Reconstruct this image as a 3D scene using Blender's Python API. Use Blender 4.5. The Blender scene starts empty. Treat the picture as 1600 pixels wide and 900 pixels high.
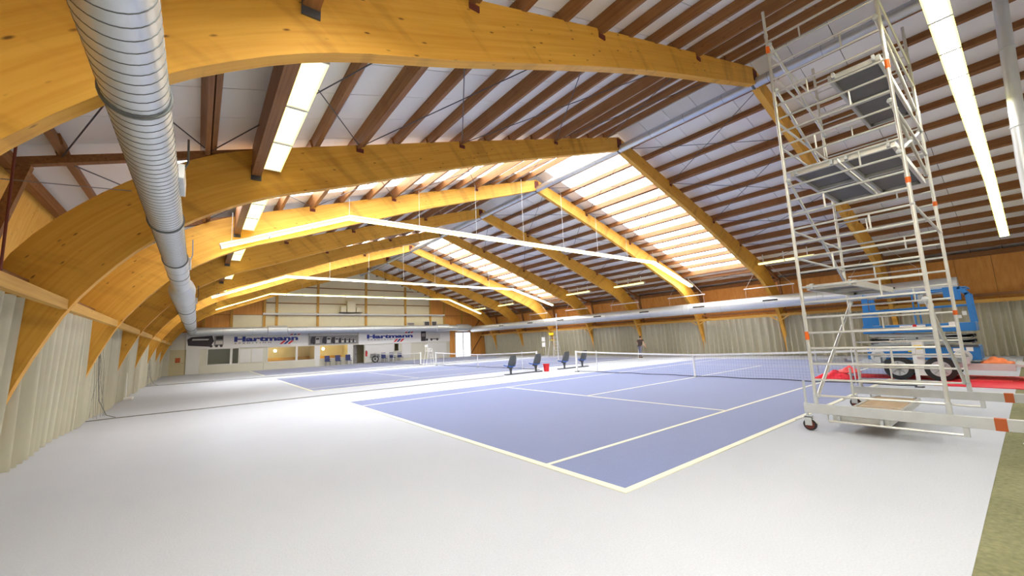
import bpy, bmesh, math, random
from mathutils import Vector, Matrix

S = bpy.context.scene
COL = S.collection
random.seed(7)

# ------------------------------------------------------------------ camera, world, exposure
F_PX = 628.43
RIGHT = Vector((0.7907256, -0.6106694, -0.0428486))
UP = Vector((-0.0460800, -0.1291704, 0.9905512))
FWD = Vector((0.6104341, 0.7812797, 0.1302779))
cam_d = bpy.data.cameras.new('camera')
cam_d.sensor_width = 36.0
cam_d.lens = 36.0 * F_PX / 1600.0
cam_d.clip_start = 0.05
cam_d.clip_end = 300
cam = bpy.data.objects.new('camera', cam_d)
COL.objects.link(cam)
cam.matrix_world = Matrix(((RIGHT.x, UP.x, -FWD.x, -3.8863), (RIGHT.y, UP.y, -FWD.y, -3.0614), (RIGHT.z, UP.z, -FWD.z, 1.7515), (0, 0, 0, 1)))
S.camera = cam

w = bpy.data.worlds.new('world')
S.world = w
w.use_nodes = True
w.node_tree.nodes['Background'].inputs[0].default_value = (0.75, 0.85, 1.0, 1)
w.node_tree.nodes['Background'].inputs[1].default_value = 0.6

S.view_settings.view_transform = 'Standard'
S.view_settings.look = 'None'
S.view_settings.gamma = 1.0
S.view_settings.use_curve_mapping = False
S.view_settings.exposure = 2.0
S.cycles.use_denoising = True
S.cycles.max_bounces = 8
S.cycles.diffuse_bounces = 5
S.cycles.glossy_bounces = 3
S.cycles.transparent_max_bounces = 12
S.cycles.caustics_reflective = False
S.cycles.caustics_refractive = False
S.cycles.sample_clamp_indirect = 6.0

LAMP_ROW = 6.0       # radiance of the row diffusers
LAMP_NEAR = 6.5
LAMP_SIDE = 0.55
SKYLIGHT = 2.6

# ------------------------------------------------------------------ materials
def new_mat(name):
    m = bpy.data.materials.new(name)
    m.use_nodes = True
    nt = m.node_tree
    return m, nt, nt.nodes['Principled BSDF']

def srgb(r, g, b):
    f = lambda c: (c / 255 / 12.92) if c / 255 <= 0.04045 else ((c / 255 + 0.055) / 1.055) ** 2.4
    return (f(r), f(g), f(b), 1)

def plain(name, col, rough=0.6, metal=0.0, noise=0.06, scale=8.0, bump=0.0, spec=0.5):
    m, nt, p = new_mat(name)
    p.inputs['Roughness'].default_value = rough
    p.inputs['Metallic'].default_value = metal
    p.inputs['Specular IOR Level'].default_value = spec
    N = nt.nodes
    tc = N.new('ShaderNodeTexCoord'); nz = N.new('ShaderNodeTexNoise')
    nz.inputs['Scale'].default_value = scale; nz.inputs['Detail'].default_value = 5
    mx = N.new('ShaderNodeMix'); mx.data_type = 'RGBA'
    c = Vector(col[:3])
    mx.inputs['A'].default_value = (*(c * (1 - noise * 2)), 1)
    mx.inputs['B'].default_value = (*(c * (1 + noise)), 1)
    nt.links.new(tc.outputs['Object'], nz.inputs['Vector'])
    nt.links.new(nz.outputs['Fac'], mx.inputs['Factor'])
    nt.links.new(mx.outputs['Result'], p.inputs['Base Color'])
    if bump:
        b = N.new('ShaderNodeBump'); b.inputs['Strength'].default_value = bump; b.inputs['Distance'].default_value = 0.02
        nt.links.new(nz.outputs['Fac'], b.inputs['Height']); nt.links.new(b.outputs['Normal'], p.inputs['Normal'])
    return m

def emit(name, col, strength, tube=False):
    m = bpy.data.materials.new(name); m.use_nodes = True
    nt = m.node_tree; nt.nodes.clear()
    o = nt.nodes.new('ShaderNodeOutputMaterial'); e = nt.nodes.new('ShaderNodeEmission')
    e.inputs[0].default_value = (*col, 1); e.inputs[1].default_value = strength
    nt.links.new(e.outputs[0], o.inputs[0])
    return m

def wood(name, light, dark, coord='Object', axis=1, grain=14.0, knots=0.0, stain=0.0, rough=0.55, ridge=0.0):
    """Timber: long grain along an axis, knots and water stains as wear of its own."""
    m, nt, p = new_mat(name)
    N, L = nt.nodes, nt.links
    p.inputs['Roughness'].default_value = rough
    p.inputs['Specular IOR Level'].default_value = 0.3
    tc = N.new('ShaderNodeTexCoord'); oi = N.new('ShaderNodeObjectInfo')
    add = N.new('ShaderNodeVectorMath'); add.operation = 'ADD'
    sc = N.new('ShaderNodeVectorMath'); sc.operation = 'SCALE'; sc.inputs['Scale'].default_value = 37.0
    cmb = N.new('ShaderNodeCombineXYZ')
    for i in range(3): L.new(oi.outputs['Random'], cmb.inputs[i])
    L.new(cmb.outputs[0], sc.inputs[0]); L.new(tc.outputs[coord], add.inputs[0]); L.new(sc.outputs[0], add.inputs[1])
    def mapped(s_along, s_across):
        mp = N.new('ShaderNodeMapping')
        v = [s_across] * 3; v[axis] = s_along
        mp.inputs['Scale'].default_value = v
        L.new(add.outputs[0], mp.inputs['Vector'])
        return mp
    mp = mapped(0.6, grain)
    nz = N.new('ShaderNodeTexNoise'); nz.inputs['Scale'].default_value = 1.0; nz.inputs['Detail'].default_value = 6
    L.new(mp.outputs[0], nz.inputs['Vector'])
    mp2 = mapped(0.35, 1.2)
    n2 = N.new('ShaderNodeTexNoise'); n2.inputs['Scale'].default_value = 1.0; n2.inputs['Detail'].default_value = 3
    L.new(mp2.outputs[0], n2.inputs['Vector'])
    ramp = N.new('ShaderNodeMapRange'); ramp.inputs['From Min'].default_value = 0.3; ramp.inputs['From Max'].default_value = 0.7
    L.new(nz.outputs['Fac'], ramp.inputs['Value'])
    mul = N.new('ShaderNodeMath'); mul.operation = 'MULTIPLY_ADD'; mul.inputs[1].default_value = 0.6
    sub = N.new('ShaderNodeMath'); sub.operation = 'MULTIPLY'; sub.inputs[1].default_value = 0.4
    L.new(n2.outputs['Fac'], sub.inputs[0]); L.new(ramp.outputs[0], mul.inputs[0]); L.new(sub.outputs[0], mul.inputs[2])
    mx = N.new('ShaderNodeMix'); mx.data_type = 'RGBA'
    mx.inputs['A'].default_value = dark; mx.inputs['B'].default_value = light
    L.new(mul.outputs[0], mx.inputs['Factor'])
    col = mx.outputs['Result']
    if knots:
        mp3 = mapped(2.8, 7.5)
        vo = N.new('ShaderNodeTexVoronoi'); vo.inputs['Scale'].default_value = 1.0
        L.new(mp3.outputs[0], vo.inputs['Vector'])
        sepc = N.new('ShaderNodeSeparateColor'); L.new(vo.outputs['Color'], sepc.inputs[0])
        gt = N.new('ShaderNodeMath'); gt.operation = 'GREATER_THAN'; gt.inputs[1].default_value = 0.3
        L.new(sepc.outputs[0], gt.inputs[0])
        mr = N.new('ShaderNodeMapRange'); mr.inputs['From Min'].default_value = 0.145; mr.inputs['From Max'].default_value = 0.05
        mr.inputs['To Min'].default_value = 0; mr.inputs['To Max'].default_value = knots
        L.new(vo.outputs['Distance'], mr.inputs['Value'])
        mm = N.new('ShaderNodeMath'); mm.operation = 'MULTIPLY'; L.new(mr.outputs[0], mm.inputs[0]); L.new(gt.outputs[0], mm.inputs[1])
        k = N.new('ShaderNodeMix'); k.data_type = 'RGBA'; k.inputs['B'].default_value = srgb(88, 46, 16)
        L.new(mm.outputs[0], k.inputs['Factor']); L.new(col, k.inputs['A']); col = k.outputs['Result']
    if stain:
        mp4 = mapped(2.6, 0.5)
        n4 = N.new('ShaderNodeTexNoise'); n4.inputs['Scale'].default_value = 1.0; n4.inputs['Detail'].default_value = 4
        L.new(mp4.outputs[0], n4.inputs['Vector'])
        mr = N.new('ShaderNodeMapRange'); mr.inputs['From Min'].default_value = 0.52; mr.inputs['From Max'].default_value = 0.72
        mr.inputs['To Max'].default_value = stain
        L.new(n4.outputs['Fac'], mr.inputs['Value'])
        k = N.new('ShaderNodeMix'); k.data_type = 'RGBA'; k.inputs['B'].default_value = srgb(120, 72, 26)
        L.new(mr.outputs[0], k.inputs['Factor']); L.new(col, k.inputs['A']); col = k.outputs['Result']
    L.new(col, p.inputs['Base Color'])
    b = N.new('ShaderNodeBump'); b.inputs['Strength'].default_value = 0.15; b.inputs['Distance'].default_value = 0.01
    L.new(nz.outputs['Fac'], b.inputs['Height']); L.new(b.outputs['Normal'], p.inputs['Normal'])
    if ridge:
        wv = N.new('ShaderNodeTexWave'); wv.bands_direction = 'Y'; wv.inputs['Scale'].default_value = ridge; wv.wave_profile = 'SAW'
        L.new(tc.outputs['Object'], wv.inputs['Vector'])
        b2 = N.new('ShaderNodeBump'); b2.inputs['Strength'].default_value = 0.8; b2.inputs['Distance'].default_value = 0.03
        L.new(wv.outputs['Fac'], b2.inputs['Height']); L.new(b.outputs['Normal'], b2.inputs['Normal']); L.new(b2.outputs['Normal'], p.inputs['Normal'])
    return m

def carpet(name, a, b, scale=60.0, patch=0.25, sheen=0.0):
    m, nt, p = new_mat(name)
    N, L = nt.nodes, nt.links
    p.inputs['Roughness'].default_value = 0.85
    p.inputs['Specular IOR Level'].default_value = 0.25
    p.inputs['Sheen Weight'].default_value = sheen
    p.inputs['Sheen Roughness'].default_value = 0.45
    tc = N.new('ShaderNodeTexCoord')
    n1 = N.new('ShaderNodeTexNoise'); n1.inputs['Scale'].default_value = scale; n1.inputs['Detail'].default_value = 3
    n2 = N.new('ShaderNodeTexNoise'); n2.inputs['Scale'].default_value = patch; n2.inputs['Detail'].default_value = 5
    L.new(tc.outputs['Object'], n1.inputs['Vector']); L.new(tc.outputs['Object'], n2.inputs['Vector'])
    ad = N.new('ShaderNodeMath'); ad.operation = 'ADD'
    L.new(n1.outputs['Fac'], ad.inputs[0]); L.new(n2.outputs['Fac'], ad.inputs[1])
    mr = N.new('ShaderNodeMapRange'); mr.inputs['From Min'].default_value = 0.7; mr.inputs['From Max'].default_value = 1.3
    L.new(ad.outputs[0], mr.inputs['Value'])
    mx = N.new('ShaderNodeMix'); mx.data_type = 'RGBA'; mx.inputs['A'].default_value = a; mx.inputs['B'].default_value = b
    L.new(mr.outputs[0], mx.inputs['Factor']); L.new(mx.outputs['Result'], p.inputs['Base Color'])
    bp = N.new('ShaderNodeBump'); bp.inputs['Strength'].default_value = 0.25; bp.inputs['Distance'].default_value = 0.01
    L.new(n1.outputs['Fac'], bp.inputs['Height']); L.new(bp.outputs['Normal'], p.inputs['Normal'])
    return m

M = {}
M['arch'] = wood('arch_wood', srgb(240, 188, 82), srgb(214, 150, 54), coord='UV', axis=0, grain=16, knots=0.85, stain=0.35)
M['purlin'] = wood('purlin_wood', srgb(166, 116, 70), srgb(118, 78, 44), axis=1, grain=22, knots=0.7, stain=0.3)
M['board'] = wood('board_wood', srgb(244, 200, 100), srgb(224, 168, 72), axis=2, grain=14, knots=0.5, ridge=1.6)
M['ply'] = wood('plywood', srgb(240, 176, 96), srgb(216, 146, 68), axis=2, grain=8, knots=0.3)
M['plydeck'] = wood('deck_plywood', srgb(196, 172, 140), srgb(168, 140, 108), axis=0, grain=8)
M['rail'] = wood('rail_wood', srgb(222, 178, 92), srgb(192, 140, 60), axis=1, grain=16, knots=0.5)
M['panel'] = plain('roof_panel_white', (0.90, 0.87, 0.80), rough=0.5, noise=0.03, scale=0.6)
M['deck'] = plain('roof_deck_dark', (0.06, 0.06, 0.06), rough=0.9)
M['white'] = plain('white_paint', (0.80, 0.80, 0.78), rough=0.5, noise=0.03)
M['cream'] = plain('cream_board', srgb(240, 232, 200), rough=0.6, noise=0.04, scale=1.5)
M['creamwall'] = plain('cream_wall', srgb(222, 220, 205), rough=0.6, noise=0.03, scale=1.2)
M['duct'] = plain('galvanised_steel', (0.66, 0.69, 0.71), rough=0.42, metal=0.85, noise=0.07, scale=5)
M['ductgrey'] = plain('grey_duct_steel', (0.70, 0.73, 0.75), rough=0.4, metal=0.55, noise=0.05, scale=3)
M['seam'] = plain('duct_seam', (0.16, 0.17, 0.17), rough=0.6, metal=0.3)
M['alu'] = plain('aluminium', (0.74, 0.735, 0.68), rough=0.38, metal=0.65, noise=0.06, scale=12)
M['steel'] = plain('dark_steel', (0.10, 0.10, 0.11), rough=0.5, metal=0.6)
M['rust'] = plain('red_oxide_steel', srgb(110, 48, 36), rough=0.7)
M['black'] = plain('black_rubber', (0.025, 0.025, 0.027), rough=0.75)
M['darkgrey'] = plain('charcoal_plastic', (0.075, 0.08, 0.085), rough=0.5)
M['grey'] = plain('grey_paint', (0.36, 0.38, 0.38), rough=0.5)
M['armgrey'] = plain('scissor_arm_grey', (0.46, 0.50, 0.49), rough=0.5)
M['lightgrey'] = plain('light_grey_paint', (0.58, 0.60, 0.60), rough=0.5)
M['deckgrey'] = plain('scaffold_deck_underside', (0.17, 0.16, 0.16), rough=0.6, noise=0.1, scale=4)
M['orange'] = plain('orange_plastic', srgb(240, 110, 20), rough=0.45)
M['brownmark'] = plain('orange_brown_tape', srgb(186, 92, 44), rough=0.5)
M['red'] = plain('red_plastic', srgb(214, 30, 36), rough=0.4)
M['redcloth'] = plain('red_tarpaulin', srgb(236, 44, 62), rough=0.45, noise=0.08, scale=2)
M['pinkred'] = plain('pale_red_tarpaulin', srgb(250, 96, 96), rough=0.5)
M['orangecloth'] = plain('orange_cloth', srgb(240, 130, 70), rough=0.7)
M['blue'] = plain('lift_blue', srgb(38, 118, 188), rough=0.4)
M['chairblue'] = plain('seat_blue', srgb(40, 96, 190), rough=0.5)
M['navy'] = plain('navy_plastic', srgb(36, 48, 110), rough=0.5)
M['yellow'] = plain('yellow_paint', srgb(246, 214, 30), rough=0.5)
M['curtain'] = plain('curtain_fabric', srgb(198, 194, 172), rough=0.85, noise=0.05, scale=3)
M['tape'] = plain('net_band_white', (0.85, 0.85, 0.82), rough=0.6)
M['cord'] = plain('net_cord', (0.03, 0.03, 0.04), rough=0.8)
M['wire'] = plain('hanger_wire', (0.75, 0.75, 0.73), rough=0.5, metal=0.4)
M['rope'] = plain('dark_rope', (0.24, 0.235, 0.21), rough=0.9)
M['door'] = plain('beige_door', srgb(208, 198, 160), rough=0.5)
M['line'] = plain('court_line_paint', srgb(238, 236, 214), rough=0.8, noise=0.05, scale=4)
M['carpet'] = carpet('grey_carpet', srgb(180, 184, 194), srgb(195, 199, 207), sheen=0.1)
M['court'] = carpet('blue_court_carpet', srgb(104, 118, 168), srgb(115, 130, 178), sheen=0.45)
M['olive'] = carpet('olive_floor', srgb(112, 112, 80), srgb(144, 142, 108), scale=22, patch=1.2)
M['hubgrey'] = plain('wheel_rim', (0.55, 0.56, 0.56), rough=0.4, metal=0.4)
M['skin'] = plain('skin', srgb(214, 170, 142), rough=0.55)
M['hair'] = plain('dark_hair', srgb(52, 40, 34), rough=0.7)
M['vest'] = plain('brown_shirt', srgb(72, 56, 52), rough=0.8)
M['jeans'] = plain('grey_jeans', srgb(120, 122, 140), rough=0.8)
M['logo_blue'] = plain('print_blue', srgb(40, 56, 140), rough=0.6)
M['logo_red'] = plain('print_red', srgb(224, 60, 66), rough=0.6)
M['print_dark'] = plain('print_charcoal', srgb(62, 56, 62), rough=0.6, noise=0.2, scale=3)
M['print_mid'] = plain('print_grey', srgb(150, 148, 146), rough=0.6, noise=0.2, scale=3)
M['print_light'] = plain('print_pale', srgb(214, 212, 206), rough=0.6)
M['banner'] = plain('banner_vinyl', (0.82, 0.82, 0.81), rough=0.5, noise=0.02)
M['skylight'] = emit('backlit_skylight', (0.94, 0.97, 1.0), SKYLIGHT)
M['tube'] = emit('lit_diffuser', (1.0, 0.97, 0.90), LAMP_ROW)
M['tubenear'] = emit('lit_diffuser_over_camera', (1.0, 0.97, 0.86), LAMP_NEAR)
M['tubeside'] = emit('lit_diffuser_roof_edge', (1.0, 0.93, 0.50), LAMP_SIDE)
M['tubefill'] = emit('added_fill_diffuser', (1.0, 0.97, 0.9), 28.0)  # strong glow of the added fill strip, no known fixture
M['tubedim'] = emit('lit_diffuser_dim', (1.0, 0.96, 0.84), 0.36)
M['tuberim'] = emit('lit_diffuser_edge', (1.0, 0.86, 0.18), 1.1)
M['daydoor'] = emit('daylit_glazing', (0.93, 0.96, 1.0), 0.55)
M['bulb'] = emit('warm_bulb', (1.0, 0.75, 0.42), 25.0)
def glass():
    m, nt, p = new_mat('window_glass')
    N, L = nt.nodes, nt.links
    out = N['Material Output']
    tr = N.new('ShaderNodeBsdfTransparent'); gl = N.new('ShaderNodeBsdfGlossy'); gl.inputs['Roughness'].default_value = 0.02
    mx = N.new('ShaderNodeMixShader'); mx.inputs[0].default_value = 0.06
    tr.inputs[0].default_value = (0.85, 0.88, 0.86, 1)
    L.new(tr.outputs[0], mx.inputs[1]); L.new(gl.outputs[0], mx.inputs[2]); L.new(mx.outputs[0], out.inputs[0])
    return m
M['glass'] = glass()

# ------------------------------------------------------------------ mesh helpers
ORG = {}
def origin(o):
    return ORG.get(o.name, Vector((0, 0, 0))) if o else Vector((0, 0, 0))

def thing(name, label, cat, loc=(0, 0, 0), group=None):
    o = bpy.data.objects.new(name, None); COL.objects.link(o)
    o.location = loc; o.empty_display_size = 0.2
    ORG[o.name] = Vector(loc)
    o['label'] = label; o['category'] = cat
    if group: o['group'] = group
    return o

def tag(o, label, cat, group=None):
    o['label'] = label; o['category'] = cat
    if group: o['group'] = group
    return o

class MB:
    def __init__(s):
        s.v = []; s.f = []; s.mi = []; s.uv = None; s.mats = []; s.cur = 0; s.smooth = set()
    def mat(s, m):
        if m not in s.mats: s.mats.append(m)
        s.cur = s.mats.index(m); return s
    def face(s, idx, smooth=False):
        s.f.append(tuple(idx)); s.mi.append(s.cur)
        if smooth: s.smooth.add(len(s.f) - 1)
    def box(s, x0, x1, y0, y1, z0, z1):
        n = len(s.v)
        s.v += [(x0, y0, z0), (x1, y0, z0), (x1, y1, z0), (x0, y1, z0), (x0, y0, z1), (x1, y0, z1), (x1, y1, z1), (x0, y1, z1)]
        for q in ((3, 2, 1, 0), (4, 5, 6, 7), (0, 1, 5, 4), (1, 2, 6, 5), (2, 3, 7, 6), (3, 0, 4, 7)):
            s.face([n + i for i in q])
        return s
    def bar(s, p, q, w, h, up=(0, 0, 1)):
        p, q, up = Vector(p), Vector(q), Vector(up)
        d = (q - p).normalized(); a = d.cross(up)
        if a.length < 1e-4: a = d.cross(Vector((1, 0, 0)))
        a.normalize(); b = a.cross(d)
        n = len(s.v)
        for c in (p, q):
            for i, j in ((-1, -1), (1, -1), (1, 1), (-1, 1)):
                s.v.append(tuple(c + a * (w / 2 * i) + b * (h / 2 * j)))
        for k in ((0, 1, 2, 3), (7, 6, 5, 4), (4, 5, 1, 0), (5, 6, 2, 1), (6, 7, 3, 2), (7, 4, 0, 3)):
            s.face([n + i for i in k])
        return s
    def tube(s, pts, r, n=10, caps=True, closed=False):
        pts = [Vector(p) for p in pts]
        rs = r if isinstance(r, (list, tuple)) else [r] * len(pts)
        base = len(s.v); m = len(pts); ref = None
        for i, p in enumerate(pts):
            if closed: d = pts[(i + 1) % m] - pts[i - 1]
            else: d = pts[min(i + 1, m - 1)] - pts[max(i - 1, 0)]
            d.normalize()
            if ref is None:
                ref = Vector((0, 0, 1)) if abs(d.z) < 0.9 else Vector((1, 0, 0))
            a = d.cross(ref).normalized(); b = d.cross(a)
            ref = -b if b.dot(ref) < 0 else b
            a = d.cross(ref).normalized(); b = d.cross(a)
            for k in range(n):
                t = 2 * math.pi * k / n
                s.v.append(tuple(p + (a * math.cos(t) + b * math.sin(t)) * rs[i]))
        for i in range(m if closed else m - 1):
            for k in range(n):
                i2 = (i + 1) % m
                s.face([base + i * n + k, base + i * n + (k + 1) % n, base + i2 * n + (k + 1) % n, base + i2 * n + k], True)
        if caps and not closed:
            s.face([base + k for k in range(n)][::-1]); s.face([base + (m - 1) * n + k for k in range(n)])
        return s
    def prism(s, poly, axis, a, b):
        """poly of 2D points; axis 1: (x,z) pushed along y; axis 0: (y,z) along x; axis 2: (x,y) along z."""
        n = len(s.v); k = len(poly)
        for t in (a, b):
            for (u, v) in poly:
                s.v.append((u, t, v) if axis == 1 else (t, u, v) if axis == 0 else (u, v, t))
        s.face([n + i for i in range(k)]); s.face([n + k + i for i in range(k)][::-1])
        for i in range(k):
            j = (i + 1) % k
            s.face([n + j, n + i, n + k + i, n + k + j])
        return s
    def quad(s, *p):
        n = len(s.v); s.v += [tuple(x) for x in p]; s.face(range(n, n + len(p))); return s
    def ball(s, c, r, n=10, sz=1.0):
        base = len(s.v); c = Vector(c); R = n // 2
        s.v.append(tuple(c + Vector((0, 0, r * sz))))
        for i in range(1, R):
            t = math.pi * i / R
            for k in range(n):
                u = 2 * math.pi * k / n
                s.v.append((c.x + r * math.sin(t) * math.cos(u), c.y + r * math.sin(t) * math.sin(u), c.z + r * sz * math.cos(t)))
        s.v.append(tuple(c - Vector((0, 0, r * sz)))); last = len(s.v) - 1
        for k in range(n):
            s.face([base, base + 1 + k, base + 1 + (k + 1) % n], True)
            s.face([last, base + 1 + (R - 2) * n + (k + 1) % n, base + 1 + (R - 2) * n + k], True)
            for i in range(R - 2):
                a = base + 1 + i * n
                s.face([a + k, a + n + k, a + n + (k + 1) % n, a + (k + 1) % n], True)
        return s
    def mesh(s, name, off=Vector((0, 0, 0)), fix=True):
        me = bpy.data.meshes.new(name)
        me.from_pydata([(x - off.x, y - off.y, z - off.z) for x, y, z in s.v], [], s.f)
        for m in s.mats: me.materials.append(m)
        for i, p in enumerate(me.polygons):
            p.material_index = s.mi[i]; p.use_smooth = i in s.smooth
        if s.uv:
            l = me.uv_layers.new(name='UVMap')
            for p in me.polygons:
                for li in p.loop_indices: l.data[li].uv = s.uv[me.loops[li].vertex_index]
        if fix:
            bm = bmesh.new(); bm.from_mesh(me); bmesh.ops.recalc_face_normals(bm, faces=bm.faces); bm.to_mesh(me); bm.free()
        if s.smooth: me.set_sharp_from_angle(angle=math.radians(38))
        me.update(); return me
    def build(s, name, m=None, parent=None, kind=None, bevel=0.0, fix=True, base=None):
        if m is not None and not s.mats:
            s.mats = [m]
        off = origin(parent) if parent else (Vector(base) if base else Vector((0, 0, 0)))
        o = bpy.data.objects.new(name, s.mesh(name, off, fix)); COL.objects.link(o)
        if parent:
            o.parent = parent; ORG[o.name] = off
        else:
            o.location = off; ORG[o.name] = off
        if kind: o['kind'] = kind
        if bevel:
            md = o.modifiers.new('edge', 'BEVEL'); md.width = bevel; md.segments = 2; md.limit_method = 'ANGLE'
        return o

def inst(me, name, parent, loc, rot=(0, 0, 0)):
    o = bpy.data.objects.new(name, me); COL.objects.link(o)
    o.parent = parent; o.location = Vector(loc) - (origin(parent) if parent else Vector()); o.rotation_euler = rot
    ORG[o.name] = origin(parent)
    return o

def copy_tree(o, parent=None, off=None):
    c = o.copy(); COL.objects.link(c)
    if parent: c.parent = parent
    for ch in o.children: copy_tree(ch, c)
    return c

def struct(name, loc=(0, 0, 0)):
    o = bpy.data.objects.new(name, None); COL.objects.link(o); o.location = loc; o['kind'] = 'structure'
    ORG[o.name] = Vector(loc); return o

def islands(me):
    bm = bmesh.new(); bm.from_mesh(me); bm.verts.ensure_lookup_table()
    seen, out = set(), []
    for v in bm.verts:
        if v in seen: continue
        st, grp = [v], []
        seen.add(v)
        while st:
            q = st.pop(); grp.append(q.index)
            for e in q.link_edges:
                o = e.other_vert(q)
                if o not in seen: seen.add(o); st.append(o)
        out.append(set(grp))
    bm.free()
    res = []
    for g in out:
        ix = {k: n for n, k in enumerate(sorted(g))}
        m2 = bpy.data.meshes.new('letter')
        m2.from_pydata([me.vertices[k].co[:] for k in sorted(g)], [], [[ix[k] for k in p.vertices] for p in me.polygons if p.vertices[0] in g])
        for m in me.materials: m2.materials.append(m)
        res.append(m2)
    return res

def text_mesh(body, size, sx=1.0, bold=0.0, extrude=0.004, spacing=1.0, shear=0.0):
    cu = bpy.data.curves.new('lettering', 'FONT'); cu.body = body; cu.size = size; cu.offset = bold; cu.extrude = extrude
    cu.space_character = spacing; cu.shear = shear; cu.resolution_u = 3
    o = bpy.data.objects.new('lettering', cu); COL.objects.link(o)
    dg = bpy.context.evaluated_depsgraph_get(); dg.update()
    me = bpy.data.meshes.new_from_object(o.evaluated_get(dg))
    bpy.data.objects.remove(o)
    xs = [v.co.x for v in me.vertices]; x0 = min(xs); wd = max(xs) - x0
    for v in me.vertices: v.co.x = (v.co.x - x0) * sx
    return me, wd * sx

# ------------------------------------------------------------------ dimensions
MID = 10.36
ARCH_Y = [1.65, 7.17, 12.70, 18.25, 23.80, 29.35, 34.85, 40.35]
Y_FRONT, Y_END = -4.7, 43.2
INNER = [(0, 9.85), (2, 9.18), (4.3, 8.44), (6.1, 7.84), (7.9, 7.19), (9.6, 6.54), (11.5, 5.8), (12.9, 5.3), (13.6, 4.98), (14.2, 4.62), (14.6, 4.34), (15.1, 3.90), (15.5, 3.44), (15.84, 2.98), (16.08, 2.58), (16.35, 1.95), (16.52, 1.5), (16.74, .8), (16.92, 0)]
OUTER = [(0, 10.45), (3, 9.53), (6.04, 8.59), (8.2, 7.92), (10.39, 7.22), (12.4, 6.58), (13.42, 6.24), (14.1, 5.96), (14.72, 5.60), (15.3, 5.18), (15.8, 4.74), (16.2, 4.32), (16.5, 3.95), (16.8, 3.46), (17.1, 2.6), (17.3, 1.6), (17.4, .8), (17.45, 0)]
def roof_z(d): return 10.45 - 0.312 * abs(d)
def resample(pts, n):
    L = [0]
    for a, b in zip(pts, pts[1:]): L.append(L[-1] + math.dist(a, b))
    out = []
    for i in range(n):
        t = L[-1] * i / (n - 1); k = 0
        while k < len(pts) - 2 and L[k + 1] < t: k += 1
        f = (t - L[k]) / (L[k + 1] - L[k]); p0, p1 = pts[max(k - 1, 0)], pts[k]; p2, p3 = pts[k + 1], pts[min(k + 2, len(pts) - 1)]
        q = []
        for c in range(2):
            m1 = (p2[c] - p0[c]) / 2 if k else p2[c] - p1[c]; m2 = (p3[c] - p1[c]) / 2 if k + 2 < len(pts) else p2[c] - p1[c]
            lin = p1[c] + (p2[c] - p1[c]) * f
            h = (2 * f ** 3 - 3 * f * f + 1) * p1[c] + (f ** 3 - 2 * f * f + f) * m1 + (-2 * f ** 3 + 3 * f * f) * p2[c] + (f ** 3 - f * f) * m2
            q.append(0.5 * lin + 0.5 * h)
        out.append((*q, t))
    return out
# =================================================================== SETTING
# ---- floor
floor = MB().box(-8.4, 29.2, -2.57, 47.2, -0.3, 0).build('floor', M['carpet'], kind='structure')
MB().box(-8.4, 29.2, Y_FRONT - .2, -2.57, -0.3, -0.004).build('bare_floor_strip', M['olive'], floor)
COURTS = [(0.0, 10.97), (15.96, 26.93), (31.75, 42.72)]
for (y0, y1) in COURTS:
    c = MB().box(0, 23.77, y0, y1, -0.02, 0.006).build('court_surface', M['court'], floor)
    W = .07; z0, z1 = 0.0, 0.010
    def ln(xa, xb, ya, yb): MB().box(xa, xb, ya, yb, z0, z1).build('court_line', M['line'], c)
    ln(-.02, .09, y0 - .02, y1 + .02); ln(23.68, 23.79, y0 - .02, y1 + .02)
    ln(.09, 23.68, y0 - .02, y0 + W); ln(.09, 23.68, y1 - W, y1 + .02)
    ln(.09, 23.68, y0 + 1.34, y0 + 1.34 + W); ln(.09, 23.68, y1 - 1.34 - W, y1 - 1.34)
    for xs in (5.485, 18.285): ln(xs - W / 2, xs + W / 2, y0 + 1.37, y1 - 1.37)
    ym = (y0 + y1) / 2
    ln(5.485, 18.285, ym - W / 2, ym + W / 2)

# ---- roof: deck, panels, skylights, purlins, tie rods
ceiling = struct('ceiling')
TH = 0.24
for sgn in (-1, 1):
    MB().prism([(MID, roof_z(0) + TH + .16), (MID + sgn * 18.2, roof_z(18.2) + TH + .16), (MID + sgn * 18.2, roof_z(18.2) + TH + .30), (MID, roof_z(0) + TH + .30)], 1, Y_FRONT - .3, Y_END + .6).build('roof_deck', M['deck'], ceiling)
edges = [Y_FRONT] + ARCH_Y + [Y_END + .2]
SKY = {(ARCH_Y[1], ARCH_Y[2]), (ARCH_Y[4], ARCH_Y[5])}
def slope_panel(sgn, d0, d1, ya, yb, name, m, lift=0.0, th=.05):
    b = MB(); x0, x1 = MID + sgn * d0, MID + sgn * d1
    return b.prism([(x0, roof_z(d0) + TH + lift), (x1, roof_z(d1) + TH + lift), (x1, roof_z(d1) + TH + th + lift), (x0, roof_z(d0) + TH + th + lift)], 1, ya, yb).build(name, m, ceiling)
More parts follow.
